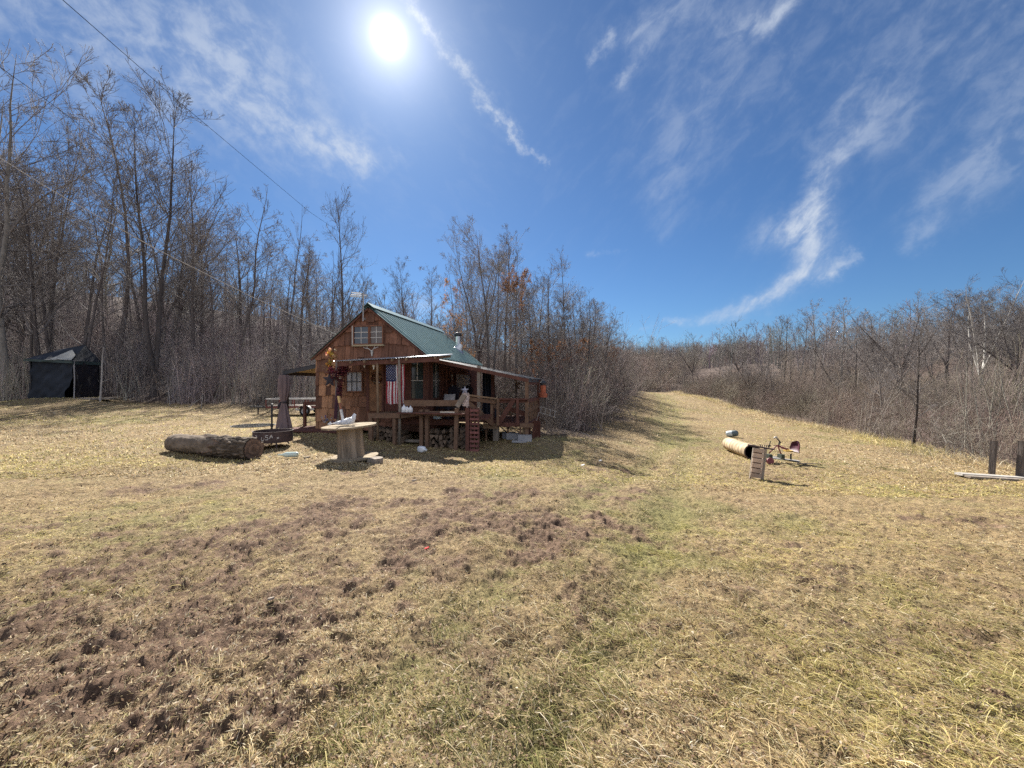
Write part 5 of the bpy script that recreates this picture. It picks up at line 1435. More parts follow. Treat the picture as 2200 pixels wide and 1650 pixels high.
# dark tarp hung across the back of the porch
a = cfy(1036, 797, 1.9); b_ = cfy(1060, 905, 1.9)
t = cabin_thing('hanging_tarp', (a.x, 1.9, D2), 'dark tarp hanging across the porch behind the steps', 'tarp'); mb = MB(); w = cfy(1058, 800, 1.9).x - a.x + .05; H = a.z - D2 - .05
NX = 16; vs_ = []
for k in range(9):
    for i in range(NX + 1):
        u = i / NX; vs_.append((u * w * (1 + .25 * (1 - k / 8)), .05 * math.sin(u * 14 + k * .2), H * k / 8))
fs = [(k * (NX + 1) + i, k * (NX + 1) + i + 1, (k + 1) * (NX + 1) + i + 1, (k + 1) * (NX + 1) + i) for k in range(8) for i in range(NX)]
mb.add(vs_, fs); mb.build('sheet', mat('navy_tarp', (0.018, 0.020, 0.032), rough=.6, var=.3, scale=4, bump=.1), t, smooth=True)
# star ornament on the stair post with white birch stick
c = cfy(1000, 840, FC - .05); base = cfy(1003, 876, FC - .05)
t = cabin_thing('star_ornament', (base.x, FC - .05, base.z), 'star spangled star with a white birch pole and ribbons on the stair post', 'ornament')
mb = MB(); mb.tube([(.01, 0, 0), (.015, .0, .25), (-.01, 0, .40), (-.04, 0, .46)], [.022, .02, .018, .014], 7); mb.build('birch_pole', mat('birch', (0.62, 0.60, 0.57), rough=.8, var=.35, scale=14), t, smooth=True)
mb = MB(); star_mesh(mb, (c.x - base.x, -.05, c.z - base.z + .02), .125, .025); mb.build('star', mat('navy_paint', (0.05, 0.06, 0.16), rough=.6, var=.7, scale=40, color2=(.45, .46, .55)), t)
mb = MB()
for k in range(7):
    x = c.x - base.x - .08 + .028 * k; z = c.z - base.z - .05
    for i in range(6): mb.add([(x + .012 * math.sin(i * 1.2 + k), -.04, z - .06 * i), (x + .03 + .012 * math.sin(i * 1.2 + k), -.05, z - .06 * i), (x + .03 + .012 * math.sin(i * 1.2 + 1.2 + k), -.05, z - .06 * (i + 1)), (x + .012 * math.sin(i * 1.2 + 1.2 + k), -.04, z - .06 * (i + 1))], [(0, 1, 2, 3)])
mb.build('ribbon', mat('pale_ribbon', (0.45, 0.38, 0.36), rough=.9, var=.5, scale=18), t)
def jug(loc, label, rz, s=1.0, lying=False, group=None):
    t = empty('milk_jug', loc, label, 'jug', group); t.rotation_euler = (math.radians(90) if lying else 0, 0, rz); t.scale = (s, s, s)
    mb = MB(); pr = []
    for hw, z in ((.060, 0), (.076, .01), (.076, .13), (.066, .17), (.035, .215), (.020, .235), (.020, .25)):
        pr.append((hw, z))
    k = 20; vs_ = []
    for hw, z in pr:
        for j in range(k):
            a = 2 * math.pi * j / k; e = .55 if z < .2 else 1.0; ca, sa = math.cos(a), math.sin(a); vs_.append((hw * math.copysign(abs(ca) ** e, ca), hw * math.copysign(abs(sa) ** e, sa), z))
    n = len(pr); mb.add(vs_, [(i * k + j, i * k + (j + 1) % k, (i + 1) * k + (j + 1) % k, (i + 1) * k + j) for i in range(n - 1) for j in range(k)] + [tuple(range(k - 1, -1, -1))]); mb.build('body', plastic_white, t, smooth=True)
    mb = MB(); mb.tube([(.058, .0, .185), (.090, 0, .17), (.092, 0, .11), (.066, 0, .085)], .011, 8); mb.build('handle', plastic_white, t, smooth=True)
    mb = MB(); mb.lathe([(.023, .248), (.024, .268), (.0, .27)], (0, 0, 0), 14); mb.build('cap', mat('blue_cap', (0.25, 0.35, 0.55)) if not lying else plastic_white, t)
a = cfy(862, 886, FC - .05); LZ = a.z + .016
for k, (px, s, lab) in enumerate(((868, .80, 'upright white jug at the left end of the porch ledge'), (875, .62, 'smaller white jug in the middle of the porch ledge'), (882, .70, 'white jug at the right of the three on the porch ledge'))):
    p = cfy(px, 880, FC - .20); jug(cab_w((p.x, FC - .20, LZ)), lab, .5 * k, s)
p = P(908, 966, 9.9); jug((p[0] - .08, 9.9, g(p[0], 9.9) + .10), 'white plastic jug lying on the grass in the cabin shadow', .9, 1.0, True)
p = cfy(962, 880, FC - .2); t = cabin_thing('loose_board', (p.x, FC - .2, LZ + .022), 'pale rough board lying on the porch ledge', 'board', rz=.05)
mb = MB(); mb.box((0, 0, 0), (.40, .11, .04), jit=.008); mb.build('wood', mat('fresh_wood', (0.50, 0.45, 0.38), rough=.85, var=.25, scale=10, stretch=(.6, 6, 6)), t)
p = cfy(940, 895, FC + .32); t = cabin_thing('storage_tote', (p.x, FC + .32, p.z - .06), 'small pale blue tub on a joist under the porch ledge', 'tub')
mb = MB(); mb.box((0, 0, .05), (.20, .14, .10)); mb.build('tub', mat('blue_plastic', (0.35, 0.45, 0.55), rough=.5), t); mb = MB(); mb.box((0, 0, .108), (.22, .16, .012)); mb.build('lid', plastic_white, t)
# red pallet stood on end by the steps
a = cfy(1010, 876, FC - .18); b_ = cfy(1029, 964, FC - .18); zg = gl(a.x, FC - .18)
t = cabin_thing('pallet', (a.x, FC - .2, zg), 'red stained pallet stood on end beside the porch steps', 'pallet'); w = b_.x - a.x; H = a.z - zg
mb = MB()
for k in range(10): s = random.uniform(.8, 1.2); mb.col = (s, s * .95, s * .95); mb.bb(0, w, -.015, .005, H * k / 10 + .02 + random.uniform(-.006, .006), H * k / 10 + H * .064)
mb.build('slats', mat('red_pallet', (0.175, 0.075, 0.068), rough=.85, var=.35, scale=9, bump=.4), t)
mb = MB()
for x in (.02, w / 2, w - .02): mb.bb(x - .02, x + .02, .006, .09, .0, H)
mb.build('bearers', wood_dark, t)
# firewood
def logs():
    mb = MB(); rr = random.Random(2)
    protos = []
    for k in range(4):
        mb = MB(); n = [3, 4, 5, 3][k]; pr = []
        for q in range(n): an = 6.283 * q / n + rr.uniform(-.3, .3); pr.append((.075 * math.cos(an) * rr.uniform(.8, 1.25), .075 * math.sin(an) * rr.uniform(.8, 1.2)))
        mb.prism(pr, lambda a_, b_, t_: (a_, t_, b_), -.19, .19); me_o = mb.build('split_log', mat('split_wood', (0.155, 0.112, 0.080), rough=.9, var=.5, scale=10, stretch=(3, .8, 3), bump=.5, objrand=.35)); protos.append(me_o)
    first = True; n_ = 0; used = set()
    def put(lx, ly, z, rot):
        nonlocal n_
        k = rr.randrange(4)
        if k in used: o = protos[k].copy(); COL.objects.link(o)
        else: o = protos[k]; used.add(k)
        o.location = cab_w((lx, ly, z)); o.rotation_euler = (rot[0], rot[1], TH + rot[2]); tag(o, 'one of the split logs heaped in the firewood pile under the porch', 'firewood', 'split firewood under the porch'); n_ += 1
    for x0, x1, rows, yy in ((cfy(925, 950, -.8).x, cfy(1000, 950, -.8).x, 4, -.75), (cfy(925, 950, -.8).x, cfy(965, 950, -.8).x, 3, -.95), (cfy(806, 945, -.9).x, cfy(872, 945, -.9).x, 3, -.8), (cfy(975, 950, -.9).x, cfy(1002, 950, -.9).x, 5, -.98)):
        for r in range(rows):
            x = x0 + .06 * (r % 2)
            while x < x1:
                put(x, yy + rr.uniform(-.06, .06), gl(x, yy) + .06 + r * .115, (rr.uniform(-.15, .15), rr.uniform(0, 6.28), rr.uniform(-.35, .35))); x += .13 + rr.uniform(0, .03)
    return n_
logs()
# concrete blocks
def block(lx, ly, z, label, rz=0):
    t = cabin_thing('concrete_block', (lx, ly, z), label, 'concrete block', rz=rz)
    mb = MB(); 
    for x in (-.18, 0, .18): mb.box((x, 0, .095), (.035, .19, .19))
    for y in (-.08, .08): mb.box((-.09, y, .0949), (.1448, .03, .1896)); mb.box((.09, y, .0949), (.1448, .03, .1896))
    mb.build('block', mat('concrete', (0.30, 0.30, 0.31), rough=.95, var=.2, scale=30, bump=.4), t)
a = cfy(1103, 948, RC + .25); block(a.x, RC + .25, gl(a.x, RC + .25), 'grey hollow concrete block under the deck between two legs')
a = cfy(1093, 948, RC + .5); block(a.x, RC + .5, gl(a.x, RC + .5), 'darker concrete block set back under the deck', .2)
a = cfy(1128, 953, RC - .15); block(a.x, RC - .15, gl(a.x, RC - .15) + .0, 'light concrete block in front of the thick deck leg', .1)
a = cfy(1116, 957, RC - .3); t = cabin_thing('stepping_stone', (a.x, RC - .3, gl(a.x, RC - .3)), 'flat pale stepping stone on the grass before the deck', 'stone'); mb = MB(); mb.box((0, 0, .03), (.42, .2, .05), jit=.006); mb.build('stone', mat('concrete', (1, 1, 1)), t)
# orange lantern-like feeder hung at the far porch corner
q = Vector((xr + .22, 2.3, 0)); zq = 1.42
t = cabin_thing('hanging_feeder', (q.x, q.y, zq), 'orange hanging feeder with dark cap at the far porch corner', 'feeder')
mb = MB(); mb.lathe([(0, -.30), (.15, -.29), (.15, -.16), (.10, -.12), (.11, .10), (.07, .16), (0, .17)], (0, 0, 0), 12); mb.build('body', mat('orange_plastic', (0.36, 0.10, 0.05), rough=.6, var=.35, scale=20), t)
mb = MB(); mb.lathe([(.11, .15), (.12, .22), (.06, .30), (0, .31)], (0, 0, 0), 12); mb.build('cap', black_tin, t); mb = MB(); mb.tube([(-.22, 0, .30), (-.05, 0, .36), (0, 0, .30)], .008, 5); mb.build('bracket', iron, t)
# bent white wire rack behind the deck corner
a = cab_w((xr + .30, 1.6, .62)); t = thing('wire_rack', a, 'bent pale wire rack poking out beyond the deck corner', 'rack', rz=TH + .3)
mb = MB()
for k in range(4): mb.tube([(-.1 + .16 * k, 0, .02 - .05 * k), (-.04 + .16 * k, .1, .20 - .05 * k)], .005, 5)
mb.tube([(-.14, 0, .04), (.46, 0, -.15)], .006, 5); mb.tube([(-.08, .1, .22), (.50, .1, .04)], .006, 5)
mb.tube([(-.14, 0, .04), (-.3, .02, -.6)], .006, 5); mb.build('wire', grey_trim, t)
# aerial on the gable
a = cfy(779, 690, -.18); t = cabin_thing('tv_aerial', (a.x, -.15, a.z), 'white aerial on a pole at the cabin peak', 'aerial')
top = cfy(779, 634, -.18).z - a.z
mb = MB(); mb.tube([(0, 0, 0), (.015, 0, top + .08)], .022, 8); mb.bb(-.03, .03, .02, .14, .05, .12); mb.build('mast', mat('grey_metal', (0.34, 0.33, 0.33), rough=.5, metal=.4), t)
mb = MB()
for k in range(3):
    z = top - .03 + .06 * k; mb.beam((-.42 + .02 * k, 0, z + .015), (-.06, 0, z - .02), .10, .018)
mb.beam((-.40, -.1, top), (-.40, .1, top), .02, .02); mb.beam((.02, 0, top), (.14, .0, top - .03), .06, .02); mb.build('panels', plastic_white, t)
mb = MB(); mb.tube([(-.1, 0, top + .02), (.12, 0, top + .02)], .012, 6)
for k in range(6): x = .02 + .03 * k; mb.tube([(x, -.08, top + .10 + .06 * k), (x, .08, top + .10 + .06 * k)], .006, 5)
mb.tube([(.0, 0, top + .06), (.18, 0, top + .44)], .009, 6); mb.build('elements', mat('grey_metal', (1, 1, 1)), t)

# ------------------------------------------------------------------ yard things
def spool():
    d = 8.0; x = (755 - CX) / F * d; z = g(x, d) + .02
    t = thing('cable_spool', (x, d, z), 'big weathered wooden cable spool standing as a table on the grass', 'cable spool'); t.rotation_euler = (0, math.radians(-3.4), .2)
    t.scale = (.92, .92, .90)
    R_ = .565
    def disc(z0, z1, seed):
        mb = MB(); r = random.Random(seed); w = .14; y = -R_
        while y < R_:
            y1 = min(y + w, R_); s = r.uniform(.8, 1.15); mb.col = (s, s, s); pl = clip_poly([(R_ * math.cos(a * 2 * math.pi / 48), R_ * math.sin(a * 2 * math.pi / 48)) for a in range(48)], [(-2, y + .002), (2, y + .002), (2, y1 - .002), (-2, y1 - .002)])
            if pl: mb.prism(pl, lambda a, b, q: (a, b, q), z0 + r.uniform(-.002, .002), z1 + r.uniform(-.003, .003))
            y = y1
        return mb
    disc(0, .036, 1).build('bottom_disc', wood_grey2, t); disc(.70, .740, 2).build('top_disc', wood_grey2, t)
    mb = MB(); n = 16; rd = .245
    for k in range(n):
        a = 2 * math.pi * k / n; s = random.uniform(.65, 1.2); mb.col = (s, s * .98, s * .95)
        mb.box((rd * math.cos(a), rd * math.sin(a), .368), (.028, 2 * math.pi * rd / n + .010, .664), Matrix.Rotation(a, 3, 'Z'))
    mb.v = [(a * (1.07 - .10 * c), b * (1.07 - .10 * c), c) for a, b, c in mb.v]
    mb.build('drum', mat('spool_stave', (0.22, 0.18, 0.14), rough=.9, var=.55, scale=7, stretch=(6, 6, .5), bump=.7, spec=.12), t)
    mb = MB(); mb.lathe([(0, .70), (.238, .70), (.238, .03), (0, .03)], (0, 0, 0), 24); mb.v = [(a * .93, b * .93, c) for a, b, c in mb.v]; mb.build('core', wood_dark, t)
    return x, d, z
wood_grey2 = mat('spool_board', (0.29, 0.235, 0.165), rough=.9, var=.4, scale=7, stretch=(.7, 6, 6), bump=.5, spec=.12)
sx, sd_, sz = spool()
# plastic bag on the spool
def bag():
    c = P(736, 908, 7.9); t = thing('plastic_bag', (c[0], 7.9, sz + .672), 'crumpled white plastic bag lying on the cable spool', 'bag'); t.rotation_euler = (0, -.06, 0)
    rng = np.random.default_rng(5); NU, NV = 40, 22; vs_ = []
    for i in range(NU + 1):
        u = i / NU; prof = (math.sin(math.pi * min(1, u * 1.02)) ** .55) * (.35 + .75 * u)
        for j in range(NV):
            a = 2 * math.pi * j / NV; n = vnoise(np.array([u * 9 + 3]), np.array([math.cos(a) * 2.2 + 5 + u * 3]), 7)[0] * .55 + vnoise(np.array([u * 21]), np.array([math.sin(a) * 4 + 9]), 8)[0] * .35
            r = prof * (.60 + n * .75); zz = max(.008, .085 + .115 * r * math.sin(a)); vs_.append((-.235 + .50 * u, .12 * r * math.cos(a), zz * (.55 + .7 * u ** 2)))
    mb = MB(); mb.add(vs_, [(i * NV + j, i * NV + (j + 1) % NV, (i + 1) * NV + (j + 1) % NV, (i + 1) * NV + j) for i in range(NU) for j in range(NV)])
    mb.tube([(.22, 0, .12), (.25, .01, .20), (.24, .0, .22)], [.05, .03, .008], 7); mb.tube([(-.22, -.02, .05), (-.28, -.03, .04)], [.04, .01], 6)
    mb.build('bag', mat('bag_film', (0.66, 0.68, 0.72), rough=.35, var=.15, scale=12, bump=.6, bscale=22, trans=.25), t, smooth=False)
bag()
a = P(738, 908, 7.98); b_ = P(727, 851, 8.0); t = thing('axe', tuple(a), 'axe standing in the white bag, its handle striped pale, brown and yellow', 'axe')
va = Vector(b_) - Vector(a)
for nm, f0, f1, m in (('grip', 0, .50, mat('grey_tape', (0.52, 0.52, 0.52), rough=.5)), ('shaft', .50, .75, mat('brown_handle', (0.25, 0.11, 0.07))), ('end_grip', .75, 1.0, mat('yellow_handle', (0.55, 0.40, 0.18)))):
    mb = MB(); mb.beam(va * f0, va * f1, .036 if nm != 'shaft' else .030, .045); mb.build(nm, m, t)
mb = MB(); mb.box(va * -.02 + Vector((.02, 0, 0)), (.16, .035, .06)); mb.build('head', iron, t)
# block propped under the spool's right side
p = P(806, 996, 7.75); t = thing('wood_block', (p[0], 7.75, g(p[0], 7.75) - .01), 'short round of wood propped at the right foot of the cable spool', 'wood block'); mb = MB(); mb.lathe([(0, .10), (.15, .10), (.155, .05), (.15, 0)], (0, 0, 0), 14); mb.build('wood', wood_grey, t)
# fallen log
def big_log():
    a = P(374, 962, 9.35); b = P(545, 972, 8.15); a[2] = g(a[0], a[1]) + .19; b[2] = g(b[0], b[1]) + .20
    t = thing('fallen_log', ((a[0] + b[0]) / 2, (a[1] + b[1]) / 2, (a[2] + b[2]) / 2 - .2), 'thick fallen log, half its bark gone, lying beside the fire ring', 'log'); c0 = Vector(t.location)
    A, B = Vector(a) - c0, Vector(b) - c0; d = B - A; L_ = d.length; d.normalize(); s = d.cross(Vector((0, 0, 1))).normalized(); u = s.cross(d)
    NA, NL = 96, 130; vs_, cs = [], []
    for i in range(NL + 1):
        f = i / NL
        for j in range(NA):
            an = 2 * math.pi * j / NA
            barked = 1 / (1 + math.exp(-(f - .52 + .10 * math.sin(an * 2 + 1) + .06 * math.sin(an * 5 + f * 9)) * 60))
            n1 = fbm(np.array([f * 16 + 3]), np.array([an * 2.1]), 3, 3)[0]; n2 = abs(fbm(np.array([f * 13 + .6 * math.sin(an * 5)]), np.array([an * 5.5]), 4, 6)[0] - .5)
            rd = .188 + .010 * f + .010 * math.sin(f * 5 + 1) + .012 * math.sin(an * 2 + f * 2) + barked * (.010 + .14 * n2) + (1 - barked) * .03 * (n1 - .5)
            vs_.append(tuple(A + d * (L_ * f) + s * (rd * math.sin(an)) - u * (rd * math.cos(an))))
            k = barked * (.30 + 2.2 * n2) + (1 - barked) * (1.0 + .5 * (n1 - .5)); warm = 1.12 if barked > .3 and barked < .9 else 1; cs.append((k * warm, k * .97, k * .93))
    mb = MB(); mb.add(vs_, [(i * NA + j, i * NA + (j + 1) % NA, (i + 1) * NA + (j + 1) % NA, (i + 1) * NA + j) for i in range(NL) for j in range(NA)]); mb.c = cs
    mb.build('bark', mat('log_bark', (0.165, 0.135, 0.108), rough=.92, var=.5, scale=10, bump=.8, spec=.12), t, smooth=True)
    for end, f, nm in ((A, 0, 'cut_end'), (B, NL, 'cut_end')):
        ring = vs_[f * NA:(f + 1) * NA]; mb = MB(); cc, col_, fs = [], [], []
        cen = end + d * (-.01 if f == 0 else .012); K = 7
        for q in range(K):
            for p in ring: cc.append(tuple(cen + (Vector(p) - end) * (1 - q / K) * .985)); v = .55 + .5 * ((q * 2) % 3) / 2 + random.uniform(-.1, .1); v *= (.5 if q == 0 else 1); col_.append((v, v * .95, v * .9))
        cc.append(tuple(cen)); col_.append((.7, .65, .6))
        for q in range(K - 1): fs += [(q * NA + j, q * NA + (j + 1) % NA, (q + 1) * NA + (j + 1) % NA, (q + 1) * NA + j) for j in range(NA)]
        fs += [((K - 1) * NA + j, (K - 1) * NA + (j + 1) % NA, K * NA) for j in range(NA)]
        mb.add(cc, fs); mb.c = col_; mb.build(nm, mat('log_end', (0.17, 0.120, 0.095), rough=.9, var=.5, scale=14, bump=.4), t)
big_log()
# fire ring with swivel grate
def fire_ring():
    d = 9.55; x = (587 - CX) / F * d; z = g(x, d)
    t = thing('fire_ring', (x, d, z), 'black steel fire ring on short legs with a post and swivel grate', 'fire pit'); R_ = .42; z0, z1 = .12, .38
    mb = MB(); mb.lathe([(R_, z0), (R_ + .004, z1 - .02), (R_ + .012, z1), (R_ - .006, z1), (R_ - .010, z0 + .01)], (0, 0, 0), 56); mb.lathe([(0, z0 + .02), (R_ - .008, z0 + .02)], (0, 0, 0), 56); mb.build('ring', rust, t)
    for k in range(3):
        a = math.radians(-50 + 120 * k); mb = MB(); mb.tube([((R_ - .05) * math.cos(a), (R_ - .05) * math.sin(a), z0 + .05), ((R_ - .02) * math.cos(a), (R_ - .02) * math.sin(a), .05), ((R_ + .03) * math.cos(a), (R_ + .03) * math.sin(a), 0)], .018, 6); mb.build('leg', rust, t)
    a = P(583, 925, d + .38) ; px_ = a[0] - x; top = P(583, 868, d + .4)[2] - z
    mb = MB(); mb.tube([(px_, .40, .02), (px_, .40, top)], .022, 8); mb.lathe([(.03, top - .02), (.035, top), (.0, top + .015)], (px_, .40, 0), 8); mb.build('post', iron, t)
    gz = P(545, 914.5, d + .45)[2] - z; gx = P(542, 914, d + .45)[0] - x
    mb = MB(); mb.lathe([(.47, gz - .008), (.485, gz - .008), (.485, gz + .008), (.47, gz + .008), (.47, gz - .008)], (gx, .5, 0), 40)
    for k in range(-11, 12):
        yy = k * .04; h = math.sqrt(max(.0, .47 ** 2 - yy ** 2)); mb.beam((gx - h, .5 + yy, gz), (gx + h, .5 + yy, gz), .006, .006)
    for k in range(-8, 9):
        xx = k * .055; h = math.sqrt(max(0, .47 ** 2 - xx ** 2)); mb.beam((gx + xx, .5 - h, gz + .007), (gx + xx, .5 + h, gz + .007), .006, .006)
    mb.beam((gx + .44, .5, gz), (px_, .40, gz), .025, .012); mb.lathe([(.032, gz - .03), (.032, gz + .03)], (px_, .40, 0), 8); mb.build('grate', iron, t)
    # raised strips for the ring's cut-outs, light showing through painted as pale colour
    m = mat('cutout_light', (0.55, 0.53, 0.50), rough=.6, var=.2, scale=20)
    def on_ring(pts, name, w=.014):
        mb = MB()
        for line_ in pts:
            for i in range(len(line_) - 1):
                q = []
                for (ax, zz) in (line_[i], line_[i + 1]):
                    a = -math.pi / 2 + ax / R_; q.append(Vector(((R_ + .006) * math.cos(a), (R_ + .006) * math.sin(a), zz)))
                mb.beam(q[0], q[1], .008, w)
        mb.build(name, m, t)
    cx_, cz = .10, .25
    on_ring([[(cx_ - .11, cz + .02), (cx_ - .115, cz - .05), (cx_ - .07, cz - .065), (cx_ - .055, cz - .01)],
             [(cx_ + .025, cz + .055), (cx_ - .02, cz + .06), (cx_ - .025, cz + .02), (cx_ + .025, cz + .005), (cx_ + .02, cz - .04), (cx_ - .03, cz - .04)],
             [(cx_ + .05, cz - .02), (cx_ + .09, cz + .07), (cx_ + .115, cz - .005)], [(cx_ + .062, cz + .02), (cx_ + .105, cz + .03)]], 'cut_lettering')
    on_ring([[(-.40, .29), (-.37, .22), (-.34, .29)], [(-.36, .27), (-.33, .21), (-.31, .29)], [(-.39, .24), (-.33, .26)]], 'cut_emblem', .018)
    on_ring([[(-.17, .31), (-.13, .28)], [(.30, .22), (.34, .26)], [(.30, .25), (.345, .225)]], 'cut_star', .012)
fire_ring()
# glass bottle, scraps of wood, litter
a = P(622, 985, 8.15); t = thing('bottle', (a[0], 8.15, g(a[0], 8.15) + .065), 'pale green bottle lying on the grass right of the log', 'bottle'); t.rotation_euler = (0, math.radians(90), .15)
mb = MB(); mb.lathe([(0, .16), (.05, .16), (.055, .14), (.055, -.06), (.03, -.12), (.016, -.16), (.016, -.22), (0, -.22)], (0, 0, 0), 16); mb.build('glass', mat('pale_green_glass', (0.52, 0.62, 0.56), rough=.15, var=.1, scale=5, spec=.6), t, smooth=True)
for px, py, d, l, lab in ((580, 981, 8.3, .11, 'dark scrap of bark on the grass near the bottle'), (660, 986, 8.2, .13, 'small grey chip of wood between the bottle and the spool'), (890, 1046, 6.3, .09, 'dark wood chip in the trodden mud'), (1252, 1010, 8.6, .10, 'pale flat stone in the mud by the cabin shadow'), (1290, 978, 9.3, .09, 'crumpled white scrap at the edge of the cabin shadow'), (582, 1310, 2.8, .06, 'tan chip of wood in the mud at lower left'), (917, 1188, 3.75, .045, 'tiny red scrap lying in the grass')):
    x = (px - CX) / F * d; z = g(x, d) + float(relief(np.array([x]), np.array([d]), mud_mask(np.array([x]), np.array([d])))[0])
    nm = 'stone' if 'stone' in lab else 'paper_scrap' if 'white' in lab else 'plastic_scrap' if 'red' in lab else 'wood_chip'
    t = thing(nm, (x, d, z + .012), lab, nm.replace('_', ' ')); t.rotation_euler = (random.uniform(-.15, .15), random.uniform(-.15, .15), random.uniform(-.5, .5))
    mb = MB(); h = l * .22
    m = mat('red_plastic', (0.55, 0.03, 0.03)) if 'red' in lab else mat('paper', (0.7, 0.68, 0.66), rough=.9) if 'white' in lab or 'stone' in lab else wood_grey
    mb.prism([(l * .5 * math.cos(a) * random.uniform(.75, 1.1), l * .3 * math.sin(a) * random.uniform(.7, 1.1)) for a in [k * math.pi / 4 for k in range(8)]], lambda a, b, q: (a, b, q + .2 * a), 0, h); mb.build('piece', m, t)
# utility trailer behind the lean-to
def trailer():
    d = 20.2; x0 = P(590, 880, d)[0]; x1 = P(700, 880, d)[0]; z = g((x0 + x1) / 2, d)
    t = thing('utility_trailer', ((x0 + x1) / 2, d, z), 'red utility trailer with pale top rails parked behind the lean-to', 'trailer'); hl = (x1 - x0) / 2; t.rotation_euler = (0, 0, .12)
    m = mat('faded_red_steel', (0.17, 0.055, 0.045), rough=.6, var=.4, scale=9)
    mb = MB(); 
    for y in (-.7, .7): mb.beam((-hl, y, .42), (hl, y, .42), .06, .09)
    for k in range(5): x = -hl + 2 * hl * k / 4; mb.beam((x, -.7, .42), (x, .7, .42), .05, .08)
    for k in range(5):
        for y in (-.7, .7): x = -hl + 2 * hl * k / 4; mb.beam((x, y, .42), (x, y, .80), .04, .04)
    mb.build('frame', m, t)
    mb = MB(); mb.box((0, 0, .48), (2 * hl - .05, 1.36, .03)); mb.build('bed', wood_grey, t)
    for y in (-.7, .7): mb = MB(); mb.beam((-hl, y, .82), (hl, y, .82), .05, .05); mb.build('top_rail', grey_trim, t)
    mb = MB(); mb.beam((-hl, -.7, .82), (-hl, .7, .82), .05, .05); mb.build('end_rail', grey_trim, t)
    wx = P(668, 883, d)[0] - (x0 + x1) / 2
    for y in (-.86, .86):
        mb = MB(); rot = Matrix.Rotation(math.pi / 2, 3, 'X'); mb.lathe([(.15, -.08), (.20, -.085), (.235, -.06), (.24, 0), (.235, .06), (.20, .085), (.15, .08)], (wx, y, .24), 28, rot); wl = mb.build('wheel', mat('tyre', (0.02, 0.02, 0.022), rough=.85), t)
        mb = MB(); sgn = -1 if y < 0 else 1; mb.lathe([(0, .03), (.05, .035), (.06, .02), (.11, .015), (.15, .04), (.152, -.05)], (wx, y, .24), 24, Matrix.Rotation(math.pi / 2 if y < 0 else -math.pi / 2, 3, 'X')); mb.build('rim', mat('white_rim', (0.62, 0.62, 0.64), rough=.5), wl)
        mb = MB(); 
        for k in range(6): a = k * math.pi / 3; mb.lathe([(0, .055), (.018, .055), (.018, .02)], (wx + .08 * math.cos(a), y, .24 + .08 * math.sin(a)), 6, Matrix.Rotation(math.pi / 2 if y < 0 else -math.pi / 2, 3, 'X'))
        mb.build('lug_nuts', iron, wl)
        mb = MB(); pts = [(wx + .33 * math.cos(a), .26 + .26 * math.sin(a)) for a in [math.pi * k / 8 for k in range(9)]]
        for i in range(8): mb.beam((pts[i][0], y, pts[i][1]), (pts[i + 1][0], y, pts[i + 1][1]), .24, .015, roll_up=(0, 0, 1))
        mb.build('fender', grey_trim, t)
    mb = MB(); mb.beam((-hl, -.6, .42), (-hl - .9, 0, .42), .06, .07); mb.beam((-hl, .6, .42), (-hl - .9, 0, .42), .06, .07); mb.beam((-hl - .85, 0, .42), (-hl - 1.1, 0, .42), .08, .07); mb.tube([(-hl - .75, .1, .0), (-hl - .75, .1, .55)], .03, 8); mb.build('tongue', iron, t)
trailer()
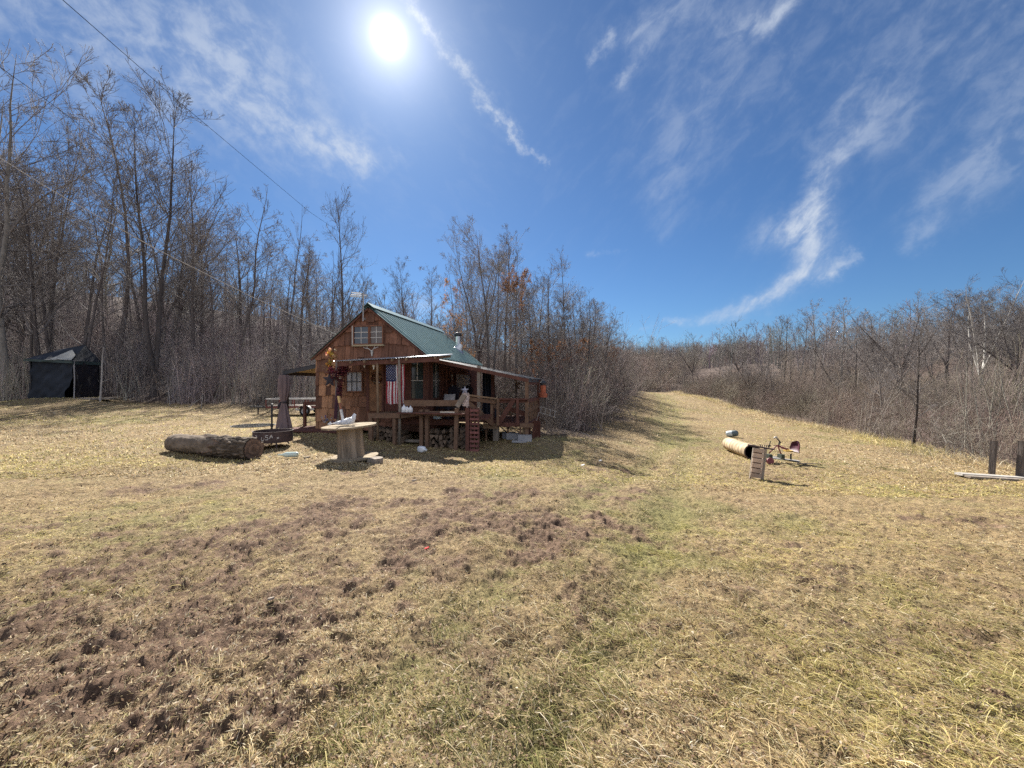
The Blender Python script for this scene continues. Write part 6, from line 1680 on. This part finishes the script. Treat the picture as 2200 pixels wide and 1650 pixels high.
# dark tarp shelter at the wood's edge
def shelter():
    d = 22.0; L0 = P(62, 850, d); R0 = P(160, 850, d); w = R0[0] - L0[0]; hw = w / 2; cx_ = (L0[0] + R0[0]) / 2; z = min(g(L0[0], d), g(R0[0], d)) - .02
    t = thing('tarp_shelter', (cx_, d, z), 'dark tarp canopy shelter with a sagging roof at the wood edge', 'shelter')
    ez = P(100, 772, d)[2] - z; pz = P(140, 741, d + 1.0)[2] - z
    back = P(214, 850, 24.0); bx_, dp = back[0] - cx_, 2.0     # right rear corner
    nav = mat('dark_tarp', (0.017, 0.022, 0.032), rough=.8, var=.55, scale=1.8, bump=.6, bscale=4); blk = mat('black_tarp', (0.014, 0.012, 0.016), rough=.7, var=.5, scale=2.2, bump=.5)
    def sheet(mb, a, b, c_, d_, amp, nx=22, nz=18, sagl=0, nrm=(0, 1, 0), seed=4):
        vs_ = []; a, b, c_, d_ = map(Vector, (a, b, c_, d_)); nrm = Vector(nrm)
        for k in range(nz + 1):
            for i in range(nx + 1):
                u, v = i / nx, k / nz; p = (a * (1 - u) + b * u) * (1 - v) + (d_ * (1 - u) + c_ * u) * v
                n = fbm(np.array([u * 3 + v * 2 + seed]), np.array([v * 2.2 - u + 2]), 3, seed)[0] - .5
                p = p + nrm * (amp * (math.sin(u * 13 + v * 3 + seed) * .35 + math.sin((u - v) * 21) * .18 + 2.4 * n)) - Vector((0, 0, sagl * math.sin(math.pi * u) * math.sin(math.pi * v))); vs_.append(p)
        K = nx + 1; mb.add(vs_, [(k * K + i, k * K + i + 1, (k + 1) * K + i + 1, (k + 1) * K + i) for k in range(nz) for i in range(nx)])
    mb = MB(); sheet(mb, (-hw - .05, .05, .0), (hw - .30, -.12, .06), (hw, 0, ez - .12), (-hw + .10, .02, ez + .02), .13); mb.build('front_panel', nav, t, smooth=True)
    mb = MB(); sheet(mb, (hw + .02, .06, .02), (bx_, dp, .03), (bx_ - .03, dp, ez - .08), (hw + .03, .06, ez - .10), .08, nrm=(.8, -.6, 0), seed=7); mb.build('door_flap', blk, t, smooth=True)
    mb = MB(); sheet(mb, (-hw, dp, 0), (-hw, .05, 0), (-hw, .05, ez), (-hw, dp, ez), .05, nrm=(1, 0, 0)); sheet(mb, (-hw, dp, 0), (bx_, dp + .02, 0), (bx_, dp + .02, ez), (-hw, dp, ez), .05); mb.build('side_panel', nav, t, smooth=True)
    A, B, C, D = (-hw - .12, -.12, ez + .02), (hw + .06, -.14, ez - .10), (bx_ + .12, dp, ez - .04), (-hw - .1, dp, ez); p1, p2 = (-hw * .35, dp * .5, pz - .22), (hw * .62, dp * .5, pz)
    mb = MB(); sheet(mb, A, B, p2, p1, .02, sagl=.16, nrm=(0, -.5, .8)); sheet(mb, B, C, p2, p2, .02, sagl=.05, nrm=(0, 0, 1)); sheet(mb, D, A, p1, p1, .02, nrm=(0, 0, 1)); sheet(mb, C, D, p1, p2, .02, nrm=(0, 0, 1))
    rf = mb.build('roof', nav, t, smooth=True)
    def lp(a, b, f): return tuple(Vector(a).lerp(Vector(b), f))
    q = [lp(A, B, .55), lp(A, B, .98), lp(B, p2, .30), lp(lp(A, p1, .68), lp(B, p2, .68), .72)]
    mb = MB(); sheet(mb, *q, .02, sagl=.14, nrm=(0, -.5, .8), seed=9); mb.v = [(a, b - .05, c + .05) for a, b, c in mb.v]
    mb.build('pale_patch', mat('pale_tarp', (0.42, 0.41, 0.37), rough=.6, var=.3, scale=4, trans=.2, bump=.4), rf, smooth=True)
    mb = MB(); sheet(mb, B, C, lp(C, (C[0], C[1], 0), .09), lp(B, (B[0], B[1], 0), .09), .02, nz=4, nrm=(.8, -.6, 0)); sheet(mb, A, B, lp(B, (B[0], B[1], 0), .06), lp(A, (A[0], A[1], 0), .05), .03, nz=4); mb.v = [(a, b - .03, c) for a, b, c in mb.v]; mb.build('valance', mat('green_tarp', (0.040, 0.062, 0.058), rough=.6, var=.4, scale=3, bump=.3), rf, smooth=True)
    for x, y, m in ((hw + .01, -.03, mat('grey_pole', (0.26, 0.25, 0.25), rough=.6)), (bx_, dp - .02, iron), (-hw + .05, .02, iron)):
        mb = MB(); mb.tube([(x, y, 0), (x + .03, y, ez * .5), (x - .01, y, ez - .08)], .030, 7); mb.build('pole', m, t)
    mb = MB(); mb.box((hw + .55, .35, .03), (1.9, .9, .09), Matrix.Rotation(.5, 3, 'Z')); mb.build('platform', wood_grey, t)
shelter()
# ---- right side: drum pipe, slatted stand, toy digger, tank, posts
def drum():
    a = P(1617, 969, 10.5); b = P(1566, 959, 13.0); R_ = .195
    a[2] = g(a[0], a[1]) + R_ + .0; b[2] = g(b[0], b[1]) + R_
    t = thing('culvert_pipe', ((a[0] + b[0]) / 2, (a[1] + b[1]) / 2, (a[2] + b[2]) / 2 - R_), 'tan ribbed culvert pipe lying open ended in the field', 'pipe'); c0 = Vector(t.location); A, B = Vector(a) - c0, Vector(b) - c0
    rot = (B - A).to_track_quat('Z', 'Y').to_matrix(); L_ = (B - A).length; pr = []
    for i in range(81): f = i / 80; pr.append((R_ + .009 * (1 if (i // 2) % 5 == 0 else 0) + .003 * math.sin(i), f * L_))
    mb = MB(); mb.lathe(pr, A, 36, rot); mb.c = [((1, .98, .92) if (k // 36) % 10 > 1 else (.72, .66, .58)) for k in range(len(mb.v))]
    mb.build('shell', mat('tan_pipe', (0.40, 0.315, 0.21), rough=.8, var=.6, scale=7, bump=.3), t)
    mb = MB(); mb.lathe([(R_ - .014, .0), (R_ - .016, L_ * .98), (0, L_ * .985)], A, 36, rot); mb.build('inside', mat('pipe_inside', (0.05, 0.045, 0.045), rough=.9), t)
    mb = MB(); mb.lathe([(R_ + .004, .0), (R_ + .004, -.012), (R_ - .018, -.012), (R_ - .018, .0)], A, 36, rot); mb.build('rim', rust, t)
drum()
def stand():
    d = 8.45; x = P(1628, 1028, d)[0]; z = g(x, d)
    t = thing('slatted_stand', (x, d, z), 'narrow slatted wooden stand with a rusty hooked bar on top', 'stand'); t.rotation_euler = (0, math.radians(6), -.35)
    H = .66
    mb = MB()
    for k in range(6): s = random.uniform(.85, 1.15); mb.col = (s, s * .95, s * .9); mb.box((-.045, -.03, .06 + k * .108), (.20, .022, .088), jit=.004)
    mb.build('slat_panel', mat('pink_grey_board', (0.42, 0.33, 0.265), rough=.85, var=.3, scale=8, bump=.3), t)
    mb = MB(); mb.box((.075, .02, H / 2 - .02), (.055, .09, H + .02)); mb.box((-.135, .03, H / 2 - .03), (.03, .07, H)); mb.build('post', wood_grey, t)
    mb = MB(); mb.box((-.045, .0, H / 2), (.15, .02, H - .06)); mb.build('gap_shade', wood_dark, t)  # dark sheet added behind the slats, stands for shade in the open gaps
    mb = MB(); mb.beam((-.26, -.0, H + .025), (.24, .02, H + .0), .05, .03); 
    top = mb.build('top_bar', rust, t)
    mb = MB()
    for k in range(5): x_ = -.02 + .035 * k; mb.tube([(x_, 0, H + .03), (x_ + .004, 0, H + .075)], .008, 6)
    mb.tube([(.135, 0, H + .03), (.145, 0, H + .15), (.15, 0, H + .16)], .009, 6); mb.lathe([(0, .014), (.014, .01), (.014, 0), (0, -.004)], (.148, 0, H + .155), 8); mb.lathe([(.03, -.01), (.03, .01)], (.14, 0, H + .07), 8); mb.build('hooks', iron, top)
stand()
def digger():
    d = 9.9; o_ = P(1680, 990, d); z = g(o_[0], d)
    t = thing('toy_digger', (o_[0], d, z), 'old ride-on toy digger with a dark red bucket seat on a rusty frame', 'toy digger')
    def q(px, py, dy=0): p = P(px, py, d + dy); return (p[0] - o_[0], dy, p[2] - z)
    red = mat('faded_red_paint', (0.20, 0.05, 0.055), rough=.55, var=.4, scale=14); steel = mat('worn_steel', (0.35, 0.33, 0.31), rough=.5, var=.35, scale=14, metal=.5)
    mb = MB(); mb.tube([q(1652, 974), q(1660, 966), q(1668, 958), q(1672, 957)], .016, 8); mb.tube([q(1679, 977), q(1675, 968), q(1671, 957)], .016, 8); mb.tube([q(1672, 957), q(1682, 963), q(1694, 965)], .020, 8); mb.tube([q(1680, 960, .1), q(1694, 967, .1)], .016, 8); mb.build('frame', red, t, smooth=True)
    mb = MB(); 
    for i in range(5): pass
    c = q(1704, 960); k = 18; vs_ = []
    prof = [(-.10, -.12, .11), (.0, -.13, .14), (.04, -.10, .16), (.075, -.02, .165), (.10, .08, .155), (.105, .14, .12), (.10, .155, .05)]
    for (xx, zz, hw) in prof:
        for j in range(9): u = j / 8 * 2 - 1; vs_.append((c[0] + xx - .05 * u * u * (1 if zz > -.1 else .3), u * hw, c[2] + zz + (.03 * u * u if zz < -.1 else -.03 * u * u)))
    fs = [(i * 9 + j, i * 9 + j + 1, (i + 1) * 9 + j + 1, (i + 1) * 9 + j) for i in range(len(prof) - 1) for j in range(8)]
    mb.add(vs_, fs); n = len(vs_); mb.add([(a + .018, b, c_ - .005) for a, b, c_ in vs_], [tuple(reversed(f)) for f in fs])
    seat = mb.build('seat', mat('maroon_plastic', (0.070, 0.018, 0.030), rough=.5, var=.3, scale=8), t, smooth=True)
    mb = MB(); mb.box((c[0] - .12, 0, c[2] - .10), (.16, .14, .03)); mb.build('footplate', mat('yellow_paint', (0.55, 0.36, 0.08), rough=.6, var=.3, scale=10), t)
    mb = MB(); mb.tube([q(1673, 957), q(1675, 948), q(1669, 942)], .018, 8); mb.tube([q(1678, 952), q(1672, 944)], .012, 6); mb.tube([q(1662, 957), q(1668, 956)], .010, 6)
    lv = mb.build('lever', iron, t); mb = MB(); mb.tube([q(1663, 941), q(1668, 939), q(1671, 944)], .022, 8); mb.build('hand_grip', steel, lv, smooth=True)
    for px, py in ((1652, 980), (1678, 980)): mb = MB(); p = q(px, py); mb.box(p, (.085, .16, .10)); mb.build('foot_block', mat('dark_green_paint', (0.045, 0.055, 0.04), rough=.7, var=.4, scale=10), t)
    mb = MB(); mb.beam(q(1652, 983), q(1716, 990.5), .10, .030); mb.beam(q(1652, 981.5, .12), q(1682, 981.5, .12), .03, .03); mb.build('base_plank', grey_trim, t)
    mb = MB(); mb.beam(q(1684, 987, -.06), q(1716, 993, -.06), .05, .03); mb.tube([q(1699, 975), q(1699, 987)], .02, 8); mb.build('base_bar', iron, t)
    c = q(1655, 991, -.12); mb = MB(); mb.lathe([(0, -.02), (.05, -.025), (.085, -.02), (.09, 0), (.085, .02), (.05, .025), (0, .02)], c, 20, Matrix.Rotation(math.pi / 2 - .2, 3, 'X')); mb.build('wheel', red, t)
    mb = MB(); mb.tube([q(1640, 988, -.1), q(1655, 991, -.1)], .014, 6); mb.build('axle', iron, t)
digger()
a = P(1735, 998, 9.6); t = thing('stick', (a[0], 9.6, g(a[0], 9.6) + .02), 'thin grey stick on the grass right of the toy digger', 'stick'); mb = MB(); mb.tube([(-.25, .0, .02), (.05, .0, .015), (.3, -.03, .01)], [.014, .012, .008], 6); mb.build('wood', wood_grey, t)
a = P(1573, 932, 15.6); t = thing('plastic_keg', (a[0], 15.6, g(a[0], 15.6) + .11), 'white and dark plastic keg lying in the field beyond the pipe', 'keg'); t.rotation_euler = (0, math.radians(80), -.7)
mb = MB(); mb.lathe([(0, -.21), (.09, -.205), (.115, -.17), (.12, -.02), (.12, .02)], (0, 0, 0), 18); mb.build('white_half', mat('pale_blue_plastic', (0.50, 0.56, 0.57), rough=.5), t, smooth=True)
mb = MB(); mb.lathe([(.122, .018), (.122, .12), (.10, .19), (.05, .215), (0, .216)], (0, 0, 0), 18); mb.build('dark_end', mat('slate_plastic', (0.10, 0.13, 0.14), rough=.5), t, smooth=True)
for px, top, bot, d, w, ln, lab in ((2131, 947, 1024, 8.6, .080, .06, 'grey timber fence post leaning at the field edge, left of two'), (2190, 948, 1034, 8.3, .092, .07, 'darker timber fence post at the right edge of the view')):
    p = P(px, bot, d); zg = g(p[0], d); H = P(px, top, d)[2] - zg
    t = thing('fence_post', (p[0], d, zg), lab, 'fence post'); t.rotation_euler = (0, ln + .06, .3)
    mb = MB(); mb.box((0, 0, H / 2 - .05), (w, w, H + .1), jit=.006); mb.build('timber', mat('old_post', (0.115, 0.095, 0.082), rough=.9, var=.5, scale=9, stretch=(4, 4, .7), bump=.6), t)
    mb = MB(); mb.box((0, 0, H + .004), (w * 1.02, w * 1.02, .006)); mb.build('top_grain', wood_grey, t)
a = P(2132, 1031, 8.25); zz = g(a[0], 8.25); t = thing('plank', (a[0], 8.25, zz + .035), 'long bleached plank lying before the fence posts', 'plank'); t.rotation_euler = (0, .045, -.12)
mb = MB(); mb.box((0, 0, 0), (1.25, .17, .045), jit=.004); mb.build('wood', mat('bleached_wood', (0.34, 0.315, 0.28), rough=.9, var=.35, scale=8, stretch=(.5, 6, 6), bump=.4), t)
a = P(2140, 1037, 8.1); t = thing('plank', (a[0], 8.1, g(a[0], 8.1) + .02), 'darker plank half hidden under the bleached one', 'plank'); t.rotation_euler = (0, .045, -.1)
mb = MB(); mb.box((0, 0, 0), (1.05, .12, .04), jit=.004); mb.build('wood', wood_grey, t)
# pale dead canes and sticks along the left wood edge, one leaning pale pole by the shelter
for px0, py0, px1, py1, d, r, lab in ((215, 845, 222, 745, 22.0, .045, 'pale dead trunk standing at the right side of the tarp shelter'), (405, 868, 438, 852, 22.6, .02, 'pale broken branch lying at the left wood edge'), (432, 873, 437, 835, 22.4, .016, 'bleached stick standing up at the left wood edge'), (365, 862, 362, 830, 23, .016, 'pale cane leaning in front of the left brush'), (1270, 955, 1246, 927, 13.5, .012, 'thin pale stick poking out of the thicket onto the grass')):
    a, b_ = P(px0, py0, d), P(px1, py1, d + .2); a[2] = g(a[0], a[1]) - .02
    t = thing('dead_branch', tuple(a), lab, 'branch'); v = Vector(b_) - Vector(a); mb = MB(); mb.tube([(0, 0, 0), tuple(v * .4 + Vector((.02, 0, .03))), tuple(v * .75 - Vector((.02, 0, 0))), tuple(v)], [r, r * .85, r * .6, r * .3], 6)
    for k in range(3): s = v * random.uniform(.3, .8); mb.tube([tuple(s), tuple(s + v.length * .28 * Vector((random.uniform(-.7, .7), random.uniform(-.3, .3), random.uniform(.2, .7))))], [r * .4, r * .12], 5)
    mb.build('wood', mat('bleached_branch', (0.36, 0.33, 0.30), rough=.9, var=.3, scale=8), t)
# overhead wires
line_mat = mat('line_sheath', (0.02, 0.02, 0.022), rough=1.0, spec=0.0, bump=0)
def wire(pts, r, m, label, sag=0.0):
    w = [Vector(P(*p)) for p in pts]; dense = []
    for i in range(len(w) - 1):
        for k in range(10):
            t_ = k / 10; dense.append(w[i].lerp(w[i + 1], t_) - Vector((0, 0, sag * 4 * t_ * (1 - t_))))
    dense.append(w[-1]); o = dense[0].copy(); mb = MB(); mb.tube([p - o for p in dense], r, 6); ob = mb.build('power_line', m, None, loc=o); tag(ob, label, 'power line')
wire([(20, -130, 8.5), (135, 0, 11), (400, 232, 19), (665, 455, 31), (760, 520, 40)], .010, line_mat, 'black overhead line crossing the sky from upper left down to the wood')
wire([(-120, 60, 12), (100, 215, 18), (240, 320, 26), (400, 430, 36)], .010, line_mat, 'thin dark line crossing behind the tall trees at left')
e = cab_w((XL + .55, -.12, 3.02))
wire([(-260, 175, 8.0), (100, 402, 9.3), (330, 532, 10.4), (540, 637, 11.6), (726, 720, 12.9)], .009, grey_trim, 'pale service cable sagging down to the cabin gable')
build_grass(); build_litter()
